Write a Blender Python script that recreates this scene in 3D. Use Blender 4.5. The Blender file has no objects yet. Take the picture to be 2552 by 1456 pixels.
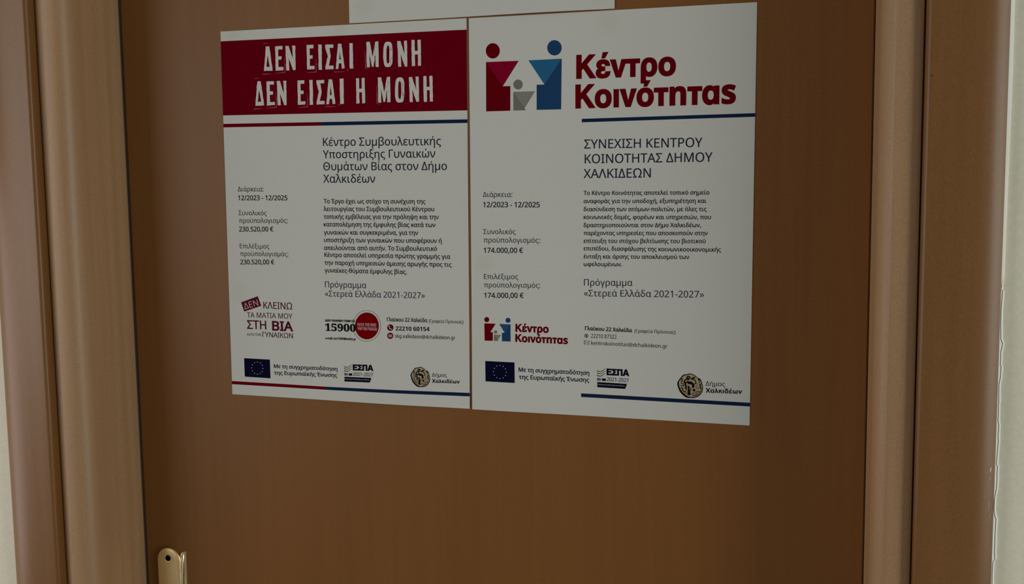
import bpy, bmesh, math, random
from mathutils import Vector, Matrix
from mathutils.geometry import delaunay_2d_cdt

# ------------------------------------------------------------------ camera, light, exposure
# Millimetre frame: x to the right along the door, y away from the camera, z up, origin at
# the top left corner of the left poster, 1.72 m above the floor.
Z0 = 1.72
def W(x, y, z): return Vector((x / 1000, y / 1000, z / 1000 + Z0))
scene = bpy.context.scene
cd = bpy.data.cameras.new('camera'); cam = bpy.data.objects.new('camera', cd); scene.collection.objects.link(cam)
cd.sensor_width = 36; cd.lens = 36.2704; cd.clip_start = 0.02
right = Vector((0.95710046, 0.28948178, -0.01260971)); down = Vector((0.01670337, -0.09856698, -0.99499022)); fwd = Vector((-0.28927445, 0.95209498, -0.09917383))
m = Matrix((right, -down, -fwd)).transposed().to_4x4(); m.translation = W(663.352, -1053.480, -183.075)
cam.matrix_world = m
scene.camera = cam

world = bpy.data.worlds.new('world'); scene.world = world; world.use_nodes = True
bgn = world.node_tree.nodes['Background']; bgn.inputs[0].default_value = (0.93, 0.97, 1.0, 1); bgn.inputs[1].default_value = 0.20
def area(name, loc, target, sx, sy, power, col):
    l = bpy.data.lights.new(name, 'AREA'); l.shape = 'RECTANGLE'; l.size = sx; l.size_y = sy; l.energy = power; l.color = col
    o = bpy.data.objects.new(name, l); scene.collection.objects.link(o); o.location = loc
    o.rotation_euler = (Vector(target) - Vector(loc)).to_track_quat('-Z', 'Y').to_euler(); return o
area('window_light_left', (-1.27, -0.56, 1.12), (0.4, -0.36, 1.12), 0.74, 0.86, 5.2, (1.0, 0.88, 0.87))
area('fill_light_front', (-2.0, -2.5, 1.65), (0.2, 0, 1.4), 1.3, 1.6, 22, (1.0, 0.97, 0.92))  # soft fill lamp added to brighten the door's left side and its sheen
area('window_light_right', (3.1, -1.35, 1.45), (0.5, 0, 1.35), 1.1, 2.0, 32, (0.96, 1.0, 0.92))
scene.view_settings.view_transform = 'Standard'; scene.view_settings.look = 'None'
scene.view_settings.exposure = 0.0; scene.view_settings.gamma = 1.0; scene.view_settings.use_curve_mapping = False

# ------------------------------------------------------------------ materials
def mat(name, col, rough=0.6, spec=0.4, metal=0.0):
    m = bpy.data.materials.new(name); m.use_nodes = True; b = m.node_tree.nodes['Principled BSDF']
    b.inputs['Base Color'].default_value = (*col, 1); b.inputs['Roughness'].default_value = rough
    b.inputs['Specular IOR Level'].default_value = spec; b.inputs['Metallic'].default_value = metal; return m
def noise(nt, scale, detail, vec=None, stretch=(1, 1, 1)):
    tc = nt.nodes.new('ShaderNodeNewGeometry'); mp = nt.nodes.new('ShaderNodeMapping'); mp.inputs['Scale'].default_value = stretch
    n = nt.nodes.new('ShaderNodeTexNoise'); n.inputs['Scale'].default_value = scale; n.inputs['Detail'].default_value = detail
    nt.links.new(tc.outputs['Position'], mp.inputs['Vector']); nt.links.new(mp.outputs[0], n.inputs['Vector']); return n.outputs['Fac']
def ramp(nt, fac, a, b, lo=0.3, hi=0.7):
    r = nt.nodes.new('ShaderNodeValToRGB'); r.color_ramp.elements[0].position = lo; r.color_ramp.elements[1].position = hi
    r.color_ramp.elements[0].color = (*a, 1); r.color_ramp.elements[1].color = (*b, 1); nt.links.new(fac, r.inputs[0]); return r.outputs[0]
def mix(nt, fac, a, b, mode='MIX'):
    n = nt.nodes.new('ShaderNodeMix'); n.data_type = 'RGBA'; n.blend_type = mode
    for s, v in ((0, fac), (6, a), (7, b)):
        if hasattr(v, 'links'): nt.links.new(v, n.inputs[s])
        else: n.inputs[s].default_value = v if s == 0 else (*v, 1)
    return n.outputs[2]
def bump(nt, fac, strength, dist):
    b = nt.nodes.new('ShaderNodeBump'); b.inputs['Strength'].default_value = strength; b.inputs['Distance'].default_value = dist
    nt.links.new(fac, b.inputs['Height']); nt.links.new(b.outputs[0], nt.nodes['Principled BSDF'].inputs['Normal'])
def wood(name, a, b, rough, spec, wave=0.0):
    m = mat(name, a, rough, spec); nt = m.node_tree
    broad = noise(nt, 9, 2, None, (1, 1, 0.09)); fine = noise(nt, 140, 3, None, (1, 1, 0.035)); speck = noise(nt, 900, 2, None, (1, 1, 0.5))
    c = ramp(nt, broad, a, b, 0.3, 0.72)
    c = mix(nt, 0.22, c, ramp(nt, fine, (0.72, 0.70, 0.66), (1, 1, 1), 0.35, 0.65), 'MULTIPLY')
    c = mix(nt, 0.48, c, ramp(nt, speck, (0.75, 0.75, 0.75), (1.12, 1.12, 1.12), 0.3, 0.7), 'MULTIPLY')
    nt.links.new(c, nt.nodes['Principled BSDF'].inputs['Base Color'])
    bump(nt, fine, 0.08, 0.0006); return m
M_door = wood('door_laminate', (0.195, 0.076, 0.0155), (0.222, 0.088, 0.0195), 0.42, 0.26)
M_frame = wood('frame_laminate', (0.39, 0.225, 0.112), (0.44, 0.26, 0.13), 0.44, 0.5)
M_casing = wood('casing_laminate', (0.20, 0.086, 0.0225), (0.225, 0.098, 0.027), 0.34, 0.38)
def wall_mat():
    m = mat('wall_paint', (0.80, 0.77, 0.61), 0.7, 0.25); nt = m.node_tree
    n1 = noise(nt, 260, 4); n2 = noise(nt, 5, 3)
    nt.links.new(mix(nt, 1.0, ramp(nt, n2, (0.77, 0.745, 0.59), (0.82, 0.79, 0.64)), ramp(nt, n1, (0.95, 0.95, 0.95), (1.03, 1.03, 1.03)), 'MULTIPLY'), nt.nodes['Principled BSDF'].inputs['Base Color'])
    bump(nt, n1, 0.25, 0.0006); return m
M_wall = wall_mat()
M_caulk = mat('white_caulk', (0.80, 0.79, 0.73), 0.6, 0.2)
M_crack = mat('crack_dirt_shade', (0.05, 0.045, 0.035), 0.9)  # crack dirt, with the shade deep in the gaps put into the colour
M_gasket = mat('grey_rubber', (0.105, 0.082, 0.058), 0.9, 0.1)
M_brass = mat('brushed_brass', (0.90, 0.70, 0.36), 0.42, 0.5, 1.0)
M_brass2 = mat('polished_brass', (0.88, 0.70, 0.40), 0.13, 0.5, 1.0)
M_hole = mat('screw_hole', (0.006, 0.005, 0.004), 0.9, 0.0)
M_floor = mat('floor_tile', (0.34, 0.31, 0.27), 0.4)
M_tan = mat('bare_tan', (0.62, 0.50, 0.36), 0.6)
M_nick = mat('dark_nick', (0.05, 0.018, 0.006), 0.8)
def paper(name, spots):
    m = mat(name, (0.80, 0.80, 0.79), 0.6, 0.12); nt = m.node_tree
    n = noise(nt, 1500, 2); c = ramp(nt, n, (0.54, 0.546, 0.506), (0.60, 0.603, 0.562), 0.3, 0.7)
    tc = nt.nodes.new('ShaderNodeTexCoord')
    for (u, v, r) in spots:      # yellowish adhesive showing through the sheet near its corners
        d = nt.nodes.new('ShaderNodeVectorMath'); d.operation = 'DISTANCE'; nt.links.new(tc.outputs['Object'], d.inputs[0]); d.inputs[1].default_value = (u / 1000, 0, -v / 1000)
        mr = nt.nodes.new('ShaderNodeMapRange'); mr.interpolation_type = 'SMOOTHSTEP'; mr.inputs[1].default_value = 0; mr.inputs[2].default_value = r / 1000; mr.inputs[3].default_value = 0.55; mr.inputs[4].default_value = 0
        nt.links.new(d.outputs['Value'], mr.inputs[0]); c = mix(nt, mr.outputs[0], c, (0.53, 0.52, 0.445))
    nt.links.new(c, nt.nodes['Principled BSDF'].inputs['Base Color']); return m
INK = {'ink': (.022, .025, .032), 'inkgrey': (.045, .048, .056), 'inkblue': (.024, .030, .062), 'black': (.010, .011, .012),
 'red': (.185, .0012, .010), 'navy': (.012, .026, .078), 'chalk': (.74, .74, .70), 'chalkdim': (.42, .42, .45), 'pink': (.62, .18, .22), 'dimpink': (.33, .04, .06), 'palepink': (.70, .50, .50),
 'maroon': (.115, .012, .030), 'maroonred': (.15, .006, .020), 'brightred': (.26, .0012, .004), 'green': (.020, .045, .032), 'flagblue': (.006, .007, .030),
 'darkred': (.170, .0015, .007), 'crimson': (.30, .003, .028), 'blue': (.020, .072, .185), 'skyblue': (.030, .165, .33), 'grey': (.235, .230, .195), 'lightgrey': (.31, .30, .255),
 'midred': (.20, .002, .012), 'midblue': (.028, .105, .25), 'wavegrey': (.055, .068, .058), 'blackgreen': (.012, .020, .012), 'flaggrey': (.10, .10, .12), 'logonavy': (.006, .007, .020),
 'coinblack': (.018, .012, .008), 'coin': (.50, .42, .27), 'ochre': (.36, .22, .08), 'olive': (.52, .47, .19), 'brownline': (.10, .065, .018)}
IM = {k: mat('ink_' + k, tuple(c * (0.72 if 'chalk' not in k and 'pink' not in k and k != 'coin' else 0.78) for c in v), 0.6, 0.0) for k, v in INK.items()}

# ------------------------------------------------------------------ helpers
def link(name, me, mats, parent=None, smooth=False):
    o = bpy.data.objects.new(name, me); scene.collection.objects.link(o)
    for mm in mats: me.materials.append(mm)
    if smooth:
        for p in me.polygons: p.use_smooth = True
    if parent: o.parent = parent
    return o
def mesh(name, verts, faces, mats, parent=None, smooth=False, mi=None):
    me = bpy.data.meshes.new(name); me.from_pydata([tuple(v) for v in verts], [], faces); me.update()
    o = link(name, me, mats, parent, smooth)
    if mi:
        for p, i in zip(me.polygons, mi): p.material_index = i
    return o
def tag(o, label, cat, kind=None, group=None):
    o['label'] = label; o['category'] = cat
    if kind: o['kind'] = kind
    if group: o['group'] = group
    return o
def boxes(name, bs, m, parent=None, bevel=0):
    bm = bmesh.new()
    for a, b in bs:
        vs = [bm.verts.new(W(x, y, z)) for z in (a[2], b[2]) for y in (a[1], b[1]) for x in (a[0], b[0])]
        for f in ((0, 2, 3, 1), (4, 5, 7, 6), (0, 1, 5, 4), (2, 6, 7, 3), (0, 4, 6, 2), (1, 3, 7, 5)): bm.faces.new([vs[i] for i in f])
    if bevel: bmesh.ops.bevel(bm, geom=bm.edges[:], offset=bevel / 1000, segments=2, affect='EDGES')
    me = bpy.data.meshes.new(name); bm.to_mesh(me); bm.free(); return link(name, me, [m], parent)
def sharp(o, deg=35):
    o.data.set_sharp_from_angle(angle=math.radians(deg)); return o

# ------------------------------------------------------------------ the setting
XL, XR, ZT, FL = -138.0, 706.0, 385.0, -1720.0     # clear opening of the door
tag(boxes('floor', [((-2200, -2600, FL - 60), (2900, 120, FL))], M_floor), 'plain beige floor in front of the wooden door', 'floor', 'structure')
w = boxes('wall_back', [((-2200, -82, FL), (XL - 40, 80, 1000)), ((XR + 42, -82, FL), (2900, 80, 1000)), ((XL - 40, -82, ZT + 40), (XR + 42, 80, 1000))], M_wall)
tag(w, 'cream painted wall around the wooden door', 'wall', 'structure')

tag(boxes('added_wall_left', [((-1420, -1080, FL), (-1300, -82, 1000))], M_wall), 'unseen cream side wall added left of the door for its reflection', 'wall', 'structure')  # added out of view so its reflection brightens the left casing's rounded edge
# door leaf
door = boxes('door_1', [((XL + 5, 0, FL + 8), (XR - .6, 40, ZT - 4))], M_door, None, 1.2)
tag(door, 'brown wood-grain laminate door leaf carrying the white posters', 'door', 'structure')

# rubber gasket filling the gap round the leaf
for a, b in (((XL + .3, 3, FL + 8), (XL + 4.6, 25, ZT - 4)), ((XL + .3, 3, ZT - 3.6), (XR - .3, 25, ZT - .3))):
    boxes('gasket', [(a, b)], M_gasket, door)['label'] = 'dark grey rubber strip in the gap beside the leaf'

# frame: one U-shaped run, mitred; profile is (distance outward from the opening, depth)
prof = [(0, 30), (0, 0)]
for i in range(1, 25):        # reveal, very slightly uneven as wrapped laminate is
    t = i / 25; y = -71.5 * t
    prof.append((-0.38 * math.sin(t * 21) * (0.5 + 0.5 * math.sin(t * 5 + 1)) + 0.6 * max(0, min(1, (-y - 42) / 18)) + .4, y))
for i in range(0, 17):
    a = i / 16 * math.pi / 2; prof.append((1.15 + 23.2 * (1 - math.cos(a)), -73 - 22 * math.sin(a)))
prof += [(26.0, -94.95), (27.6, -94.6), (29.5, -93.8), (32, -92.6), (35.0, -91.4), (35.8, -90.6), (36.1, -88), (36.1, -60)]
def sweep(name, prof, xl, xr, zt, m):
    vs = []; n = len(prof)
    for sx, base, z in ((-1, xl, None), (-1, xl, zt), (1, xr, zt), (1, xr, None)):
        for d, y in prof: d += (1.5 * max(0, d - 24.4) / 11.7 if sx < 0 else 0); vs.append(W(base + sx * d, y, FL if z is None else z + d))
    fs = [(r * n + i, r * n + i + 1, (r + 1) * n + i + 1, (r + 1) * n + i) for r in range(3) for i in range(n - 1)]
    o = mesh(name, vs, fs, [m], None, True); return sharp(o, 40)
fr = sweep('trim_1', prof, XL, XR, ZT, M_frame)
tag(fr, 'rounded light brown door frame running around the door leaf', 'door frame', 'structure')

# architraves (casing boards): left, right, head
def casing(name, side, outer):
    x0 = XL if side < 0 else XR
    if side == 0:
        pass
    di = 38.3 if side < 0 else 36.8; q = [(di, -60), (di, -99.2)]
    for i in range(1, 9): a = i / 8 * math.pi / 2; q.append((di + 4.6 * (1 - math.cos(a)), -99.2 - 4.8 * math.sin(a)))
    q += [(50, -104.1), (58, -104.0)]
    for i in range(1, 25): t = i / 24; q.append((58 + (outer - 58) * t, -104.0 + 8.5 * t ** 3.4))
    q += [(outer, -81.5)]
    n = len(q); vs = []
    ends = (FL, ZT)
    for k in (0, 1):
        for d, y in q: vs.append(W(x0 + side * d, y, ends[k] + (d if k else 0)))
    o = mesh(name, vs, [(i, i + 1, n + i + 1, n + i) for i in range(n - 1)], [M_casing], None, True); return sharp(o, 40), q
cl, _ = casing('trim_2', -1, 106.0); tag(cl, 'left brown casing board with a rounded outer edge beside the wall', 'casing', 'structure')
cr, qr = casing('trim_3', 1, 102.0); tag(cr, 'right brown casing board with a rounded outer edge and paint chips', 'casing', 'structure')
q = qr; n = len(q); vs = [W(XL - d, y, ZT + d) for d, y in q] + [W(XR + d, y, ZT + d) for d, y in q]
tag(sharp(mesh('trim_4', vs, [(i, i + 1, n + i + 1, n + i) for i in range(n - 1)], [M_casing], None, True), 40), 'horizontal brown casing board above the door', 'casing', 'structure')

# dark depth behind the two joints between frame and casing
for xa in (XL - 41, XR + 35): boxes('joint_backing', [((xa, -84, FL), (xa + 5, -60, ZT + 40))], M_crack, fr)

# worn spots on the right casing
def cas_y(x):
    d = x - XR; return -104.0 + 8.5 * min(1, max(0, (d - 58) / 44)) ** 3.4
def chip(name, x, z, rx, rz, m, seed):
    r = random.Random(seed); vs = [W(x, cas_y(x) - .35, z)]
    for i in range(9):
        a = i * math.tau / 9; k = r.uniform(.65, 1.15); xx = x + rx * k * math.cos(a); vs.append(W(xx, cas_y(xx) - .22, z + rz * k * math.sin(a)))
    return mesh(name, vs, [(0, 1 + i, 1 + (i + 1) % 9) for i in range(9)], [m], cr)
chip('paint_chip', 804.2, -430.2, .9, 2.5, M_tan, 1); chip('paint_chip', 803.8, -438.0, .28, 2.0, M_tan, 2)
chip('paint_chip', 803.5, -462.0, .3, 4.5, M_tan, 3); chip('paint_chip', 804.0, -471.0, .22, 3.0, M_tan, 4)
def nick(pts, w):
    vs = []
    for x, z in pts: vs += [W(x - w, -104.42, z), W(x, -104.6, z - w), W(x + w, -104.42, z), W(x, -104.42, z + w)]
    fs = []
    for i in range(len(pts) - 1):
        a = 4 * i; fs += [(a, a + 4, a + 7, a + 3), (a + 1, a + 5, a + 4, a), (a + 2, a + 6, a + 5, a + 1), (a + 3, a + 7, a + 6, a + 2)]
    mesh('nick', vs, fs, [M_nick], cr)
nick([(746.4, -91.0), (747.3, -92.1), (748.0, -92.5), (749.0, -92.3)], .22)

# caulk joint between right casing and wall, cracked along its lower half
CR = [[809.0, -274.6], [810.3, -275.4], [810.2, -280.8], [809.8, -286.0], [809.7, -292.9], [809.8, -305.0], [810.3, -317.1], [810.9, -319.7], [811.9, -321.0], [811.4, -324.5], [810.7, -328.4], [810.6, -336.3], [810.5, -340.6], [811.2, -341.3], [811.1, -347.6], [810.8, -352.4], [810.1, -356.4], [810.1, -364.3], [810.3, -372.2], [810.7, -373.2], [810.1, -373.9], [810.3, -383.6], [810.2, -388.9], [811.0, -394.0], [810.7, -403.8], [811.1, -407.4], [810.7, -414.6], [810.4, -421.8], [810.2, -429.0], [811.2, -429.8], [810.9, -436.2], [811.2, -441.6], [810.8, -450.6], [809.8, -457.9], [809.5, -460.7], [809.5, -468.9], [810.0, -474.3], [811.4, -477.4], [811.1, -490.6], [811.1, -507.0], [811.5, -514.3], [810.1, -516.3], [809.8, -527.3], [810.0, -537.6]]
def caulk():
    x0 = XR + 102.6; yb = -81.9; yf = -83.1
    left, vs, fs = [], [], []
    pts = [(x + 0.0, z) for x, z in CR] + [(811.0, -700), (809.8, -900), (810.6, -1200), (810.2, FL)]
    top = [(811.6, 1000), (811.4, 380), (812.2, 100), (811.5, 0), (811.9, -90), (811.3, -200), (811.0, -262)]
    for (x, z) in top + pts: left.append((x, z))
    x0 = XR + 100.5
    for x, z in left: x += .3; vs += [W(x0, -89.5, z), W(x - .30, -85.6, z), W(x - .28, yb, z)]
    for i in range(len(left) - 1):
        a = 3 * i; fs += [(a, a + 3, a + 4, a + 1), (a + 1, a + 4, a + 5, a + 2)]
    mesh('caulk_bead', vs, fs, [M_caulk], w)['label'] = 'thin white filler line along the right casing'
    vs, fs = [], []; n0 = len(top)
    for i, (x, z) in enumerate(left):
        x += .3; xx = x + (-.30 if i < n0 else .30)
        vs += [W(xx, yb, z), W(xx + .02, -85.3, z), W(x + (.3 if i < n0 else 1.0), -84.2, z), W(x + (1.0 if i < n0 else 2.3), yb - .05, z)]
    for i in range(len(left) - 1):
        a = 4 * i
        for k in range(3): fs.append((a + k, a + 4 + k, a + 5 + k, a + 1 + k))
    mesh('filler_edge', vs, fs, [M_caulk], w)
    vs, fs = [], []
    for x, z in pts: vs += [W(x - .3, yb - .15, z), W(x + .8, yb - .15, z)]
    for i in range(len(pts) - 1): fs.append((2 * i, 2 * i + 2, 2 * i + 3, 2 * i + 1))
    mesh('crack', vs, fs, [M_crack], w)['label'] = 'thin jagged dark crack beside the right casing'
caulk()

# ------------------------------------------------------------------ door handle plate
def plate():
    bm = bmesh.new(); cx, zt, r, zb = -98.2, -614.0, 16.0, -835.0; czt = zt - r; czb = zb + r
    def ring(rr, y):
        pts = [(cx + rr * math.cos(a), czt + rr * math.sin(a)) for a in [math.pi * i / 28 for i in range(29)]]
        pts += [(cx + rr * math.cos(a), czb + rr * math.sin(a)) for a in [math.pi + math.pi * i / 28 for i in range(29)]]
        return [bm.verts.new(W(x, y, z)) for x, z in pts]
    # rings from the door outward; the face is slightly domed
    rs = [ring(r - 1.2, 0), ring(r - .4, -3.5), ring(r, -5.0), ring(r - .3, -5.7), ring(r - 1.2, -6.2), ring(r - 3.5, -6.6), ring(r - 7, -6.8)]
    for a, b in zip(rs, rs[1:]):
        n = len(a)
        for i in range(n): bm.faces.new((a[i], a[(i + 1) % n], b[(i + 1) % n], b[i]))
    bm.faces.new(rs[-1])
    bmesh.ops.recalc_face_normals(bm, faces=bm.faces)
    me = bpy.data.meshes.new('handle_plate'); bm.to_mesh(me); bm.free()
    o = link('handle_plate', me, [M_brass], door, True); sharp(o, 50); o['label'] = 'brass handle plate with a rounded top'
    # polished flange along the right side, ending square just below the arch
    q = [(r - 2.0, -5.2), (r - .4, -6.0), (r + .2, -5.9), (r + 1.6, -4.2), (r + 2.0, -3.0), (r + 2.3, -1.5), (r + 3.0, -.7), (r + 4.9, -.3), (r + 5.0, 0)]
    n = len(q); vs = []; rows = ((-620.2, .10), (-622, .30), (-632, .60), (-645, .84), (-660, .98), (-690, 1.05), (-826, 1.05))
    for z, k in rows:
        for i, (d, y) in enumerate(q): f = i / (n - 1); vs.append(W(cx + d, y * k, z + (1.8 * f if z > -623 else 0)))
    fs = [(k * n + i, k * n + i + 1, (k + 1) * n + i + 1, (k + 1) * n + i) for k in range(len(rows) - 1) for i in range(n - 1)] + [tuple(range(n))]
    f = mesh('plate_flange', vs, fs, [M_brass2], o, True); sharp(f, 30); f['label'] = 'polished right flange of the handle plate'
    # countersunk screw hole
    hx, hz = -98.3, -626.6; bm = bmesh.new()
    prev = None
    for rr, y in ((6.9, -6.7), (6.5, -7.0), (5.9, -7.1), (5.2, -6.95), (4.0, -7.0), (3.7, -6.9)):
        cur = [bm.verts.new(W(hx + rr * math.cos(i * math.tau / 32), y, hz + rr * math.sin(i * math.tau / 32))) for i in range(32)]
        if prev:
            for i in range(32): bm.faces.new((prev[i], prev[(i + 1) % 32], cur[(i + 1) % 32], cur[i]))
        prev = cur
    bmesh.ops.recalc_face_normals(bm, faces=bm.faces)
    me = bpy.data.meshes.new('screw'); bm.to_mesh(me); bm.free(); link('screw', me, [M_brass], o, True)['label'] = 'raised ring around the dark screw hole'
    vs = [W(hx, -6.92, hz)] + [W(hx + 3.75 * math.cos(i * math.tau / 32), -6.96, hz + 3.75 * math.sin(i * math.tau / 32)) for i in range(32)]
    mesh('screw_hole', vs, [(0, 1 + i, 1 + (i + 1) % 32) for i in range(32)], [M_hole], o)
    # lever, below the picture's lower edge
    bm = bmesh.new()
    path = [(cx, -10, -700, 9), (cx, -26, -700, 8.5), (cx, -44, -700, 8.5), (cx + 8, -53, -700, 8.5), (cx + 24, -56, -700, 8), (cx + 70, -56, -702, 7.5), (cx + 112, -54, -706, 6.5), (cx + 116, -53.5, -706.5, 3)]
    prev = None
    for k, (x, y, z, rr) in enumerate(path):
        a = path[max(k - 1, 0)]; b = path[min(k + 1, len(path) - 1)]; t = Vector((b[0] - a[0], b[1] - a[1], b[2] - a[2])).normalized()
        up = Vector((0, 0, 1)); sd = t.cross(up).normalized(); up = sd.cross(t)
        cur = [bm.verts.new(W(*(Vector((x, y, z)) + sd * rr * math.cos(i * math.tau / 16) + up * rr * math.sin(i * math.tau / 16)))) for i in range(16)]
        if prev:
            for i in range(16): bm.faces.new((prev[i], prev[(i + 1) % 16], cur[(i + 1) % 16], cur[i]))
        prev = cur
    bm.faces.new(prev); bmesh.ops.recalc_face_normals(bm, faces=bm.faces)
    me = bpy.data.meshes.new('lever'); bm.to_mesh(me); bm.free(); link('lever', me, [M_brass], o, True)
plate()

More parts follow.
